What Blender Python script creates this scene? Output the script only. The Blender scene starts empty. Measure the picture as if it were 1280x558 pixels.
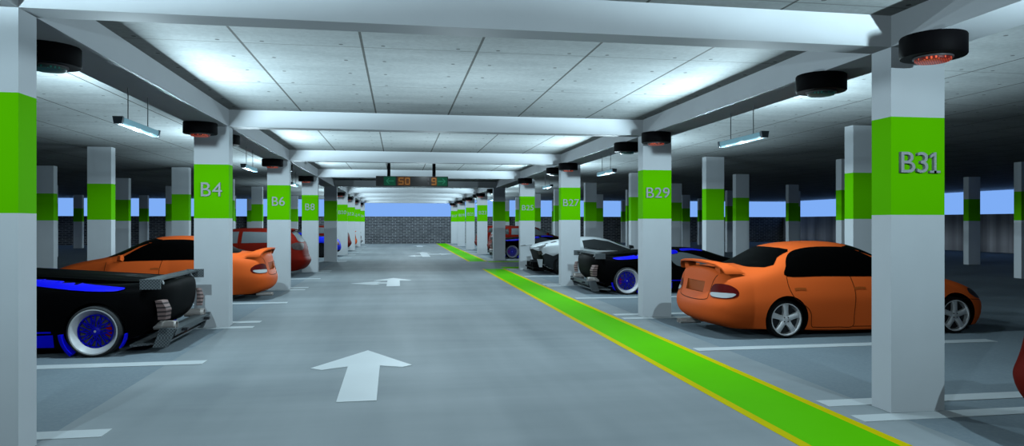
import bpy, bmesh, math, random
from mathutils import Vector, Matrix
from mathutils.bvhtree import BVHTree
from mathutils.geometry import delaunay_2d_cdt
random.seed(7)
SC = bpy.context.scene
COL = SC.collection
PI = math.pi
R = math.radians

# ------------------------------------------------------------------ constants measured from the photograph
H = 1.5818; TH = 0.1624
BAY = 5.9206; Y0 = 5.1775; CW = 0.5; CD = 0.24
XL, XR = -3.0377, 4.0367
BEAM_Z = 3.04; CEIL_Z = 3.30
def row_x(side, n):
    if side == 'L': return XL + (0.085 if n >= 4 else 0)
    return XR - (0.095 if n >= 4 else 0)

# ------------------------------------------------------------------ materials
def srgb(r, g, b):
    def f(c):
        c /= 255.0
        return c / 12.92 if c <= 0.04045 else ((c + 0.055) / 1.055) ** 2.4
    return (f(r), f(g), f(b), 1)
def new_mat(name):
    m = bpy.data.materials.new(name); m.use_nodes = True
    nt = m.node_tree; b = nt.nodes['Principled BSDF']
    return m, nt, b
def mat(name, col, rough=0.6, spec=0.3, metal=0.0, noise=0.0, nscale=8.0, emit=None, estr=0.0, bump=0.0, coat=0.0):
    m, nt, b = new_mat(name)
    b.inputs['Base Color'].default_value = col
    b.inputs['Roughness'].default_value = rough
    b.inputs['Specular IOR Level'].default_value = spec
    b.inputs['Metallic'].default_value = metal
    b.inputs['Coat Weight'].default_value = coat
    if emit:
        b.inputs['Emission Color'].default_value = emit
        b.inputs['Emission Strength'].default_value = estr
    if noise > 0 or bump > 0:
        tc = nt.nodes.new('ShaderNodeTexCoord')
        n = nt.nodes.new('ShaderNodeTexNoise'); n.inputs['Scale'].default_value = nscale
        n.inputs['Detail'].default_value = 4
        nt.links.new(tc.outputs['Object'], n.inputs['Vector'])
        if noise > 0:
            r = nt.nodes.new('ShaderNodeMapRange')
            r.inputs['To Min'].default_value = 1 - noise; r.inputs['To Max'].default_value = 1 + noise
            nt.links.new(n.outputs['Fac'], r.inputs['Value'])
            mx = nt.nodes.new('ShaderNodeMix'); mx.data_type = 'RGBA'; mx.blend_type = 'MULTIPLY'
            mx.inputs['Factor'].default_value = 1
            mx.inputs['A'].default_value = col
            nt.links.new(r.outputs['Result'], mx.inputs['B'])
            nt.links.new(mx.outputs['Result'], b.inputs['Base Color'])
        if bump > 0:
            bp = nt.nodes.new('ShaderNodeBump'); bp.inputs['Strength'].default_value = bump
            nt.links.new(n.outputs['Fac'], bp.inputs['Height'])
            nt.links.new(bp.outputs['Normal'], b.inputs['Normal'])
    return m

class G:
    """tiny node-graph helper"""
    def __init__(s, nt): s.nt = nt
    def val(s, x, sock):
        if isinstance(x, (int, float)): sock.default_value = x
        else: s.nt.links.new(x, sock)
    def m(s, op, a, b=0.0, c=0.0):
        n = s.nt.nodes.new('ShaderNodeMath'); n.operation = op
        s.val(a, n.inputs[0]); s.val(b, n.inputs[1]); s.val(c, n.inputs[2])
        return n.outputs[0]
    def noise(s, vec, scale, detail=4, rough=0.5):
        n = s.nt.nodes.new('ShaderNodeTexNoise'); n.inputs['Scale'].default_value = scale
        n.inputs['Detail'].default_value = detail; n.inputs['Roughness'].default_value = rough
        s.nt.links.new(vec, n.inputs['Vector']); return n.outputs['Fac']
    def mapping(s, vec, scale, rot=(0, 0, 0)):
        n = s.nt.nodes.new('ShaderNodeMapping'); n.inputs['Scale'].default_value = scale
        n.inputs['Rotation'].default_value = rot
        s.nt.links.new(vec, n.inputs['Vector']); return n.outputs[0]
    def obj(s):
        return s.nt.nodes.new('ShaderNodeTexCoord').outputs['Object']
    def sep(s, v):
        n = s.nt.nodes.new('ShaderNodeSeparateXYZ'); s.nt.links.new(v, n.inputs[0]); return n.outputs
    def mix(s, f, a, b, blend='MIX'):
        n = s.nt.nodes.new('ShaderNodeMix'); n.data_type = 'RGBA'; n.blend_type = blend
        s.val(f, n.inputs['Factor'])
        for x, k in ((a, 'A'), (b, 'B')):
            if isinstance(x, tuple): n.inputs[k].default_value = x
            else: s.nt.links.new(x, n.inputs[k])
        return n.outputs['Result']
    def range(s, v, a, b, c, d):
        n = s.nt.nodes.new('ShaderNodeMapRange')
        s.val(v, n.inputs['Value'])
        for k, x in (('From Min', a), ('From Max', b), ('To Min', c), ('To Max', d)): n.inputs[k].default_value = x
        return n.outputs['Result']
    def band(s, v, period, offset, half):
        """1 inside a line of half width `half` repeated every `period` (offset = a line position)"""
        f = s.m('FRACT', s.m('DIVIDE', s.m('SUBTRACT', v, offset - period * 500.5), period))
        d = s.m('MULTIPLY', s.m('ABSOLUTE', s.m('SUBTRACT', f, 0.5)), period)
        return s.m('LESS_THAN', d, half), d

def concrete_ceiling():
    m, nt, b = new_mat('board_concrete'); g = G(nt); o = g.obj(); xyz = g.sep(o)
    n1 = g.noise(g.mapping(o, (0.7, 2.2, 1)), 1.6, 6, 0.6)
    n2 = g.noise(o, 22, 3)
    base = g.mix(n1, srgb(176, 184, 186), srgb(226, 232, 232))
    base = g.mix(g.range(n2, 0.35, 0.7, 0.0, 0.18), base, srgb(120, 125, 125))
    jx, dx = g.band(xyz[0], 1.13, -0.345, 0.012)
    jy, dy = g.band(xyz[1], 1.97, 6.95, 0.009)
    base = g.mix(g.m('MULTIPLY', jx, 0.8), base, srgb(70, 68, 62))
    base = g.mix(g.m('MULTIPLY', jy, 0.5), base, srgb(90, 90, 88))
    hx = g.m('ABSOLUTE', g.m('SUBTRACT', dx, 0.2))
    _, hy = g.band(xyz[1], 0.656, 6.87, 0.01)
    hole = g.m('LESS_THAN', g.m('SQRT', g.m('ADD', g.m('POWER', hx, 2), g.m('POWER', hy, 2))), 0.021)
    base = g.mix(g.m('MULTIPLY', hole, 0.75), base, srgb(60, 62, 62))
    nt.links.new(base, b.inputs['Base Color'])
    b.inputs['Roughness'].default_value = 0.85; b.inputs['Specular IOR Level'].default_value = 0.15
    return m
def lane_floor():
    m, nt, b = new_mat('smooth_lane_concrete'); g = G(nt); o = g.obj()
    st = g.noise(g.mapping(o, (1.1, 0.12, 1)), 1.3, 3, 0.5)
    st2 = g.noise(g.mapping(o, (0.25, 1.4, 1)), 0.9, 4, 0.55)
    f = g.range(g.m('ADD', g.m('MULTIPLY', st, 0.55), g.m('MULTIPLY', st2, 0.45)), 0.36, 0.64, 0, 1)
    base = g.mix(f, srgb(146, 157, 163), srgb(172, 182, 187))
    nt.links.new(base, b.inputs['Base Color'])
    b.inputs['Roughness'].default_value = 0.75; b.inputs['Specular IOR Level'].default_value = 0.08
    return m
def stall_floor():
    m, nt, b = new_mat('rough_stall_concrete'); g = G(nt); o = g.obj()
    n1 = g.noise(o, 0.7, 5, 0.6); n2 = g.noise(o, 26, 3, 0.6)
    base = g.mix(n1, srgb(122, 138, 148), srgb(150, 166, 176))
    base = g.mix(g.range(n2, 0.4, 0.75, 0, 0.35), base, srgb(165, 176, 182))
    nt.links.new(base, b.inputs['Base Color'])
    b.inputs['Roughness'].default_value = 0.8; b.inputs['Specular IOR Level'].default_value = 0.15
    return m
def brick_mat():
    m, nt, b = new_mat('grey_brick'); g = G(nt); o = g.obj(); xyz = g.sep(o)
    cb = nt.nodes.new('ShaderNodeCombineXYZ')
    nt.links.new(xyz[0], cb.inputs[0]); nt.links.new(xyz[2], cb.inputs[1])
    t = nt.nodes.new('ShaderNodeTexBrick')
    t.inputs['Scale'].default_value = 1.0; t.inputs['Brick Width'].default_value = 0.42
    t.inputs['Row Height'].default_value = 0.127; t.inputs['Mortar Size'].default_value = 0.017
    t.inputs['Color1'].default_value = srgb(60, 63, 68); t.inputs['Color2'].default_value = srgb(96, 100, 106)
    t.inputs['Mortar'].default_value = srgb(164, 170, 176); t.inputs['Bias'].default_value = -0.1
    nt.links.new(cb.outputs[0], t.inputs['Vector'])
    n = g.noise(o, 3, 4)
    base = g.mix(g.range(n, 0.4, 0.6, 0, 0.4), t.outputs['Color'], srgb(84, 88, 94))
    nt.links.new(base, b.inputs['Base Color']); b.inputs['Roughness'].default_value = 0.9
    b.inputs['Specular IOR Level'].default_value = 0.1
    return m
def corrugated_mat():
    m, nt, b = new_mat('grey_corrugated_panel'); g = G(nt); o = g.obj(); xyz = g.sep(o)
    n = g.noise(g.mapping(o, (0, 1.3, 0.0)), 1.0, 5, 0.7)
    base = g.mix(g.range(n, 0.35, 0.65, 0, 1), srgb(120, 120, 128), srgb(190, 190, 198))
    nt.links.new(base, b.inputs['Base Color']); b.inputs['Roughness'].default_value = 0.8
    return m
def carbon_mat():
    m, nt, b = new_mat('carbon_weave'); g = G(nt); o = g.obj()
    t = nt.nodes.new('ShaderNodeTexChecker'); t.inputs['Scale'].default_value = 55
    t.inputs['Color1'].default_value = srgb(58, 64, 68); t.inputs['Color2'].default_value = srgb(112, 120, 124)
    nt.links.new(o, t.inputs['Vector'])
    nt.links.new(t.outputs['Color'], b.inputs['Base Color']); b.inputs['Roughness'].default_value = 0.5
    return m
def led_mat(name, bright, dark, scale, strength):
    m, nt, b = new_mat(name); g = G(nt); o = g.obj(); xyz = g.sep(o)
    _, dx = g.band(xyz[0], scale, 0, 0.1); _, dy = g.band(xyz[1], scale, 0, 0.1)
    r = g.m('SQRT', g.m('ADD', g.m('POWER', dx, 2), g.m('POWER', dy, 2)))
    dot = g.m('LESS_THAN', r, scale * 0.3)
    c = g.mix(dot, dark, bright)
    nt.links.new(c, b.inputs['Base Color']); nt.links.new(c, b.inputs['Emission Color'])
    b.inputs['Emission Strength'].default_value = strength
    b.inputs['Roughness'].default_value = 0.4
    return m

M = {}
M['ceiling'] = concrete_ceiling(); M['lane'] = lane_floor(); M['stall'] = stall_floor()
M['brick'] = brick_mat(); M['corr'] = corrugated_mat(); M['carbon'] = carbon_mat()
M['column'] = mat('column_paint', srgb(222, 230, 235), 0.6, 0.25, noise=0.06, nscale=2.5)
M['beam'] = mat('beam_paint', srgb(222, 229, 234), 0.65, 0.25, noise=0.07, nscale=1.8)
M['green'] = mat('green_band_paint', srgb(112, 222, 0), 0.7, 0.02, noise=0.04, nscale=3)
M['walk_green'] = mat('green_walkway_paint', srgb(108, 226, 0), 0.7, 0.02, noise=0.05, nscale=1.5)
M['walk_yellow'] = mat('yellow_edge_paint', srgb(238, 222, 0), 0.7, 0.02, noise=0.05, nscale=2)
M['white_line'] = mat('white_road_paint', srgb(222, 232, 236), 0.6, 0.2, noise=0.07, nscale=1.2)
M['letter'] = mat('brushed_letter_metal', srgb(178, 184, 188), 0.5, 0.3, metal=0.1)
M['black'] = mat('black_plastic', srgb(9, 8, 10), 0.6, 0.04)
M['deep_black'] = mat('black_rubber', srgb(10, 10, 10), 0.85, 0.1)
M['grey_ring'] = mat('grey_lens_ring', srgb(86, 82, 84), 0.4, 0.4)
M['red_led'] = led_mat('red_led_array', (1.0, 0.13, 0.05, 1), (0.12, 0.008, 0.006, 1), 0.022, 0.4)
M['green_led'] = led_mat('dim_green_led_array', (0.0, 0.10, 0.08, 1), (0.004, 0.012, 0.012, 1), 0.022, 0.3)
M['tube'] = mat('lit_fluorescent_tube', (0.05, 0.10, 0.12, 1), 0.5, 0.05, emit=(0.40, 0.80, 1, 1), estr=0.85)
M['reflector'] = mat('glowing_blue_reflector', (0.02, 0.05, 0.06, 1), 0.5, 0.05, emit=(0.25, 0.55, 0.7, 1), estr=0.42)  # glow stands in for tube light thrown back by the reflector
M['housing'] = mat('grey_lamp_housing', srgb(84, 96, 106), 0.5, 0.4)
M['rod'] = mat('grey_rod', srgb(120, 128, 132), 0.5, 0.4)
M['sign_body'] = mat('sign_black', srgb(16, 13, 13), 0.5, 0.3)
M['sign_green'] = mat('sign_green_glow', (0.002, 0.028, 0.014, 1), 0.6, 0.2, emit=(0.0, 0.06, 0.028, 1), estr=0.55)
M['sign_amber_dim'] = mat('sign_amber_glow', (0.02, 0.008, 0.003, 1), 0.6, 0.2, emit=(0.09, 0.035, 0.01, 1), estr=0.5)
M['led_green_on'] = mat('sign_arrow_green', (0.01, 0.1, 0.05, 1), 0.5, 0.2, emit=(0.02, 0.16, 0.09, 1), estr=0.5)
M['led_amber_on'] = mat('sign_digit_amber', (0.15, 0.06, 0.012, 1), 0.5, 0.2, emit=(0.26, 0.11, 0.025, 1), estr=0.5)
M['led_faint'] = mat('sign_faint_glow_digit', (0.03, 0.028, 0.03, 1), 0.5, 0.2, emit=(0.06, 0.055, 0.06, 1), estr=0.3)  # unlit digit, still given a faint grey emission
# cars
M['orange'] = mat('orange_car_paint', srgb(255, 112, 48), 0.6, 0.08, noise=0.02, nscale=1)
M['orange_dark'] = mat('shaded_orange_paint', srgb(196, 92, 34), 0.6, 0.2)  # darker copy of the body orange, recess shade put into the colour
M['gap'] = mat('dark_panel_gap', srgb(52, 22, 8), 0.9, 0.05)
M['glass_black'] = mat('black_tinted_glass', srgb(2, 2, 2), 0.5, 0.02)
M['glass_grey'] = mat('grey_reflection_glass', srgb(104, 112, 116), 0.5, 0.15)  # grey puts light reflected in the windows into the colour
M['glass_dark'] = mat('dark_grey_car_glass', srgb(46, 50, 52), 0.25, 0.4)
M['arch'] = mat('wheel_well_black', srgb(8, 8, 8), 0.95, 0.02)
M['tyre'] = mat('tyre_rubber', srgb(16, 16, 17), 0.8, 0.15)
M['tyre_grey'] = mat('grey_tyre_rubber', srgb(62, 64, 66), 0.8, 0.15)
M['silver'] = mat('silver_rim', srgb(232, 234, 236), 0.4, 0.5, metal=0.2)
M['lip'] = mat('polished_rim_lip', srgb(226, 230, 232), 0.35, 0.5, metal=0.15)
M['dark_metal'] = mat('dark_rim_gap', srgb(34, 36, 40), 0.6, 0.3)
M['brake'] = mat('brake_disc_metal', srgb(90, 92, 96), 0.5, 0.4)
M['blue'] = mat('glowing_blue_paint', srgb(10, 16, 250), 0.45, 0.3, emit=(0.0, 0.0, 0.6, 1), estr=0.12)  # emission brightens the blue car trim, which is no lamp
M['blue_rim'] = mat('glowing_blue_rim_paint', srgb(14, 18, 210), 0.45, 0.3, emit=(0.0, 0.0, 0.5, 1), estr=0.06)  # faint emission makes the blue spokes glow by themselves
M['caliper'] = mat('red_caliper', srgb(200, 14, 20), 0.5, 0.3)
M['tuner_black'] = mat('black_car_paint', srgb(3, 3, 4), 0.6, 0.03)
M['pale_metal'] = mat('pale_brushed_metal', srgb(196, 190, 186), 0.5, 0.4, metal=0.2)
M['lamp_pale'] = mat('pale_tail_lamp', srgb(150, 122, 118), 0.5, 0.2, noise=0.45, nscale=14)
def ribbed_lamp():
    m, nt, b = new_mat('ribbed_pale_lamp'); g = G(nt); xyz = g.sep(g.obj())
    ln, _ = g.band(xyz[2], 0.052, 0.5, 0.011)
    nt.links.new(g.mix(ln, srgb(158, 132, 128), srgb(60, 44, 44)), b.inputs['Base Color']); b.inputs['Roughness'].default_value = 0.5
    return m
M['lamp_pale'] = ribbed_lamp()
M['lamp_red'] = mat('dark_red_lamp', srgb(96, 12, 10), 0.5, 0.08)
M['lamp_white'] = mat('white_lamp', srgb(206, 212, 214), 0.5, 0.1)
M['lamp_grey'] = mat('smoked_grey_lamp', srgb(70, 62, 62), 0.5, 0.08, noise=0.5, nscale=18)
M['red'] = mat('dark_red_car_paint', srgb(114, 24, 14), 0.6, 0.04, noise=0.03, nscale=1)
M['white_paint'] = mat('white_car_paint', srgb(214, 222, 226), 0.6, 0.1)
M['blue_body'] = mat('blue_car_paint', srgb(18, 40, 225), 0.6, 0.06)
M['charcoal'] = mat('charcoal_trim', srgb(38, 42, 46), 0.6, 0.25)

# ------------------------------------------------------------------ mesh helpers
class MB:
    def __init__(s): s.bm = bmesh.new(); s.mi = 0
    def _faces(s, fs):
        for f in fs: f.material_index = s.mi
    def box(s, x0, x1, y0, y1, z0, z1, bevel=0.0):
        vs = [s.bm.verts.new((x, y, z)) for x in (x0, x1) for y in (y0, y1) for z in (z0, z1)]
        q = [(0, 1, 3, 2), (4, 6, 7, 5), (0, 4, 5, 1), (2, 3, 7, 6), (0, 2, 6, 4), (1, 5, 7, 3)]
        fs = [s.bm.faces.new([vs[i] for i in f]) for f in q]; s._faces(fs)
        if bevel > 0:
            es = list({e for f in fs for e in f.edges})
            r = bmesh.ops.bevel(s.bm, geom=es, offset=bevel, segments=2, affect='EDGES', profile=0.5)
            s._faces(r['faces'])
        return s
    def hexa(s, p):                         # 8 points: bottom 4 (ccw) then top 4
        v = [s.bm.verts.new(q) for q in p]
        s._faces([s.bm.faces.new([v[i] for i in f]) for f in
                  [(3, 2, 1, 0), (4, 5, 6, 7), (0, 1, 5, 4), (1, 2, 6, 5), (2, 3, 7, 6), (3, 0, 4, 7)]])
        return s
    def prism(s, pts, z0, z1):              # outline in xy extruded in z
        a = [s.bm.verts.new((p[0], p[1], z0)) for p in pts]; b = [s.bm.verts.new((p[0], p[1], z1)) for p in pts]
        n = len(pts); fs = [s.bm.faces.new(list(reversed(a))), s.bm.faces.new(b)]
        fs += [s.bm.faces.new((a[i], a[(i + 1) % n], b[(i + 1) % n], b[i])) for i in range(n)]
        s._faces(fs); return s
    def extr(s, pts3, d):                   # planar polygon of 3D points extruded along d
        d = Vector(d); a = [s.bm.verts.new(p) for p in pts3]; b = [s.bm.verts.new(Vector(p) + d) for p in pts3]
        n = len(a); fs = [s.bm.faces.new(list(reversed(a))), s.bm.faces.new(b)]
        fs += [s.bm.faces.new((a[i], a[(i + 1) % n], b[(i + 1) % n], b[i])) for i in range(n)]
        s._faces(fs); return s
    def lathe(s, prof, seg=40, axis='z', o=(0, 0, 0), closed=False):   # prof: (radius, height)
        o = Vector(o); rings = []
        for r, h in prof:
            ring = []
            if r < 1e-6:
                p = {'z': (0, 0, h), 'y': (0, h, 0), 'x': (h, 0, 0)}[axis]
                ring = [s.bm.verts.new(o + Vector(p))]
            else:
                for k in range(seg):
                    a = 2 * PI * k / seg; c, q = r * math.cos(a), r * math.sin(a)
                    p = {'z': (c, q, h), 'y': (c, h, -q), 'x': (h, c, q)}[axis]
                    ring.append(s.bm.verts.new(o + Vector(p)))
            rings.append(ring)
        fs = []
        pairs = list(zip(rings[:-1], rings[1:]))
        if closed: pairs.append((rings[-1], rings[0]))
        for A, B in pairs:
            for k in range(seg):
                k2 = (k + 1) % seg
                if len(A) == 1 and len(B) == 1: continue
                if len(A) == 1: fs.append(s.bm.faces.new((A[0], B[k], B[k2])))
                elif len(B) == 1: fs.append(s.bm.faces.new((A[k], A[k2], B[0])))
                else: fs.append(s.bm.faces.new((A[k], A[k2], B[k2], B[k])))
        s._faces(fs); return s
    def tube(s, pts, r, seg=8):
        pts = [Vector(p) for p in pts]; rings = []
        for i, p in enumerate(pts):
            d = (pts[min(i + 1, len(pts) - 1)] - pts[max(i - 1, 0)]).normalized()
            u = d.orthogonal().normalized() if abs(d.z) > 0.99 else d.cross(Vector((0, 0, 1))).normalized()
            w = d.cross(u)
            rings.append([s.bm.verts.new(p + u * (r * math.cos(2 * PI * k / seg)) + w * (r * math.sin(2 * PI * k / seg))) for k in range(seg)])
        fs = []
        for A, B in zip(rings[:-1], rings[1:]):
            for k in range(seg): fs.append(s.bm.faces.new((A[k], A[(k + 1) % seg], B[(k + 1) % seg], B[k])))
        fs.append(s.bm.faces.new(list(reversed(rings[0])))); fs.append(s.bm.faces.new(rings[-1]))
        s._faces(fs); return s
    def loft(s, rings, cap=True):
        rv = [[s.bm.verts.new(p) for p in ring] for ring in rings]; n = len(rv[0]); fs = []
        for A, B in zip(rv[:-1], rv[1:]):
            for k in range(n): fs.append(s.bm.faces.new((A[k], A[(k + 1) % n], B[(k + 1) % n], B[k])))
        if cap: fs += [s.bm.faces.new(list(reversed(rv[0]))), s.bm.faces.new(rv[-1])]
        s._faces(fs); return s
    def mesh(s, name, mats, smooth=None):
        bmesh.ops.recalc_face_normals(s.bm, faces=s.bm.faces)
        me = bpy.data.meshes.new(name); s.bm.to_mesh(me); s.bm.free()
        for m in (mats if isinstance(mats, (list, tuple)) else [mats]): me.materials.append(m)
        if smooth is not None:
            for p in me.polygons: p.use_smooth = True
            me.set_sharp_from_angle(angle=R(smooth))
        return me
    def build(s, name, mats, parent=None, loc=(0, 0, 0), rotz=0, smooth=None):
        return link(name, s.mesh(name, mats, smooth), parent, loc, rotz)
def link(name, me, parent=None, loc=(0, 0, 0), rotz=0):
    o = bpy.data.objects.new(name, me); COL.objects.link(o)
    o.location = loc; o.rotation_euler = (0, 0, rotz)
    if parent: o.parent = parent
    return o
def empty(name, loc=(0, 0, 0), rotz=0):
    o = bpy.data.objects.new(name, None); COL.objects.link(o); o.empty_display_size = 0.2
    o.location = loc; o.rotation_euler = (0, 0, rotz); return o
def tag(o, label=None, cat=None, group=None, kind=None):
    if label: o['label'] = label
    if cat: o['category'] = cat
    if group: o['group'] = group
    if kind: o['kind'] = kind
    return o
def dup(root, loc, rotz=0.0, label=None, group=None):
    def rec(o, par):
        c = o.copy(); COL.objects.link(c); c.parent = par
        for ch in list(o.children): rec(ch, c)
        return c
    r = rec(root, None); r.location = loc; r.rotation_euler = (0, 0, rotz)
    if label: r['label'] = label
    if group: r['group'] = group
    return r
def text_mesh(body, size, depth, name):
    cu = bpy.data.curves.new(name, 'FONT'); cu.body = body; cu.size = size; cu.extrude = depth
    cu.align_x = 'CENTER'; cu.align_y = 'CENTER'; cu.bevel_depth = 0.0
    o = bpy.data.objects.new(name, cu); COL.objects.link(o)
    bpy.context.view_layer.update()
    me = bpy.data.meshes.new_from_object(o.evaluated_get(bpy.context.evaluated_depsgraph_get()))
    bpy.data.objects.remove(o); bpy.data.curves.remove(cu)
    me.transform(Matrix.Rotation(R(90), 4, 'X')); me.materials.clear(); return me
def catmull(pts, closed=True, n=6):
    P = [Vector(p) for p in pts]; N = len(P); out = []
    rng = range(N) if closed else range(N - 1)
    for i in rng:
        g = (lambda k: P[k % N]) if closed else (lambda k: P[max(0, min(N - 1, k))])
        p0, p1, p2, p3 = g(i - 1), g(i), g(i + 1), g(i + 2)
        for k in range(n):
            t = k / n
            out.append(0.5 * ((2 * p1) + (p2 - p0) * t + (2 * p0 - 5 * p1 + 4 * p2 - p3) * t * t + (3 * p1 - p0 - 3 * p2 + p3) * t ** 3))
    if not closed: out.append(P[-1])
    return out

# ------------------------------------------------------------------ the setting
WY = 52.82; WXL, WXR = -30.3, 31.3; YB = -7.0; WTOP = 2.04
tag(MB().box(-2.55, 4.03, YB, WY, -0.2, 0).build('floor', M['lane']), kind='structure')
tag(MB().box(WXL, -2.55, YB, WY, -0.2, 0).build('floor_left_stalls', M['stall']), kind='structure')
tag(MB().box(4.03, WXR, YB, WY, -0.2, 0).build('floor_right_stalls', M['stall']), kind='structure')
tag(MB().box(WXL - .2, WXR + .2, YB - .2, WY + .2, CEIL_Z, CEIL_Z + 0.25).build('ceiling', M['ceiling']), kind='structure')
tag(MB().box(WXL - .2, WXR + .2, WY, WY + 0.2, -0.2, WTOP).build('wall_far', M['brick']), kind='structure')
tag(MB().box(WXR, WXR + 0.2, YB, WY, -0.2, WTOP).build('wall_right', M['corr']), kind='structure')
tag(MB().box(WXL - 0.2, WXL, YB, WY, -0.2, WTOP).build('wall_left', M['corr']), kind='structure')
tag(MB().box(WXL - .2, WXR + .2, YB - 0.2, YB, -0.2, CEIL_Z).build('wall_back', M['corr']), kind='structure')

# beams: two long ones over the column rows, one across the lane at every pair of columns
y4 = Y0 + 4 * BAY
for s, nm in (('L', 'left'), ('R', 'right')):
    a, b = row_x(s, 0), row_x(s, 4)
    tag(MB().box(a, a + CW, YB, y4, BEAM_Z, CEIL_Z).build('ceiling_beam_' + nm, M['beam']), kind='structure')
    tag(MB().box(b, b + CW, y4, WY, BEAM_Z, CEIL_Z).build('ceiling_beam_' + nm, M['beam']), kind='structure')
for n in range(-1, 9):
    y = Y0 + n * BAY
    tag(MB().box(row_x('L', n) + CW, row_x('R', n), y, y + CD, BEAM_Z, CEIL_Z).build('ceiling_beam_across', M['beam']), kind='structure')

# ------------------------------------------------------------------ columns
GZ0, GZ1 = 1.646, 2.463
def column_meshes():
    lo = MB().box(0, CW, 0, CD, 0, GZ0).mesh('column_base', M['column'])
    gr = MB().box(0, CW, 0, CD, GZ0, GZ1).mesh('green_band', M['green'])
    hi = MB().box(0, CW, 0, CD, GZ1, BEAM_Z).mesh('column_head', M['column'])
    hi2 = MB().box(0, CW, 0, CD, GZ1, CEIL_Z).mesh('column_head_tall', M['column'])
    return lo, gr, hi, hi2
CM = column_meshes()
def number_mesh(number):
    hh = 0.21 if len(number) == 2 else 0.172
    # raised metal letters; the figure one is drawn with a foot and a flag
    bm = bmesh.new(); x = 0.0; parts = []
    for ch in number:
        if ch == '1':
            mb = MB(); h = 0.11
            mb.extr([(-.012,0,-h),(.012,0,-h),(.012,0,h),(-.004,0,h),(-.052,0,h-.035),(-.052,0,h-.062),(-.012,0,h-.040)], (0,.028,0))
            mb.box(-.055, .055, 0, .028, -h, -h + .024)
            me = mb.mesh('n', []); w = 0.13
        else:
            me = text_mesh(ch, 0.315, 0.014, 'n')
            xs = [v.co.x for v in me.vertices]; w = max(xs) - min(xs) + 0.022
            zs = [v.co.z for v in me.vertices]
            c = (max(xs) + min(xs)) / 2; cz = (max(zs) + min(zs)) / 2; k = 0.22 / (max(zs) - min(zs))
            for v in me.vertices: v.co.x -= c; v.co.y += .014; v.co.z = (v.co.z - cz) * k
        parts.append((me, x + w / 2)); x += w
    for me, cx in parts:
        me.transform(Matrix.Translation((cx - x / 2, -.012, 0))); me.transform(Matrix.Diagonal((hh / 0.22 * (1.13 if hh < .2 else 1.0), 1, hh / 0.22, 1))); bm.from_mesh(me); bpy.data.meshes.remove(me)
    out = bpy.data.meshes.new('bay_number'); bm.to_mesh(out); bm.free(); out.materials.append(M['letter'])
    for p in out.polygons: p.material_index = 0
    return out
def column(x, y, label, group, tall=False, number=None):
    r = empty('concrete_column', (x, y, 0)); tag(r, label, 'column', group)
    link('lower_shaft', CM[0], r); link('painted_band', CM[1], r)
    link('upper_shaft', CM[3] if tall else CM[2], r)
    if number:
        link('bay_number', number_mesh(number), r, (0.255 if number != 'B2' else 0.22, -0.016, 2.083))
    return r
ordn = ['nearest', 'second', 'third', 'fourth', 'fifth', 'sixth', 'seventh', 'eighth', 'ninth']
numsL = {0: 'B2', 1: 'B4', 2: 'B6', 3: 'B8', 5: 'B10', 6: 'B12', 7: 'B14', 8: 'B16'}
numsR = {0: 'B31', 1: 'B29', 2: 'B27', 3: 'B25', 5: 'B23', 6: 'B21', 7: 'B19', 8: 'B17'}
for s, nums, nm in (('L', numsL, 'left'), ('R', numsR, 'right')):
    for n in range(0, 9):
        if n in nums:
            lb = 'square grey column with green band numbered %s, %s one beside the lane on the %s' % (nums[n], ordn[n], nm)
            if s == 'L' and n == 0: lb = 'square column cut by the left edge of the photo, wide green band'
        else:
            lb = 'shaded dark grey column without a number, %s of the row on the %s of the lane' % (ordn[n], nm)
        column(row_x(s, n), Y0 + n * BAY, lb, 'columns beside the driving lane', False, nums.get(n))
FAR = [(-6.93, 'first row behind the left parked cars', range(1, 9)), (-10.78, 'second row deep behind the left parked cars', range(2, 9)),
       (-16.0, 'third row deep on the left', range(4, 9)), (-19.77, 'outermost row far on the left', range(5, 9)),
       (7.91, 'first row behind the right parked cars', range(0, 9)), (11.78, 'second row deep behind the right parked cars', range(1, 9)),
       (17.36, 'third row deep on the right', range(2, 9)), (21.12, 'outermost row far on the right', range(3, 9))]
for x, nm, rg in FAR:
    for i, n in enumerate(rg):
        column(x, Y0 + n * BAY, 'plain square column with green band, %s one of the %s' % (ordn[i], nm), 'columns in the rows behind the parked cars', True)

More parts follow.
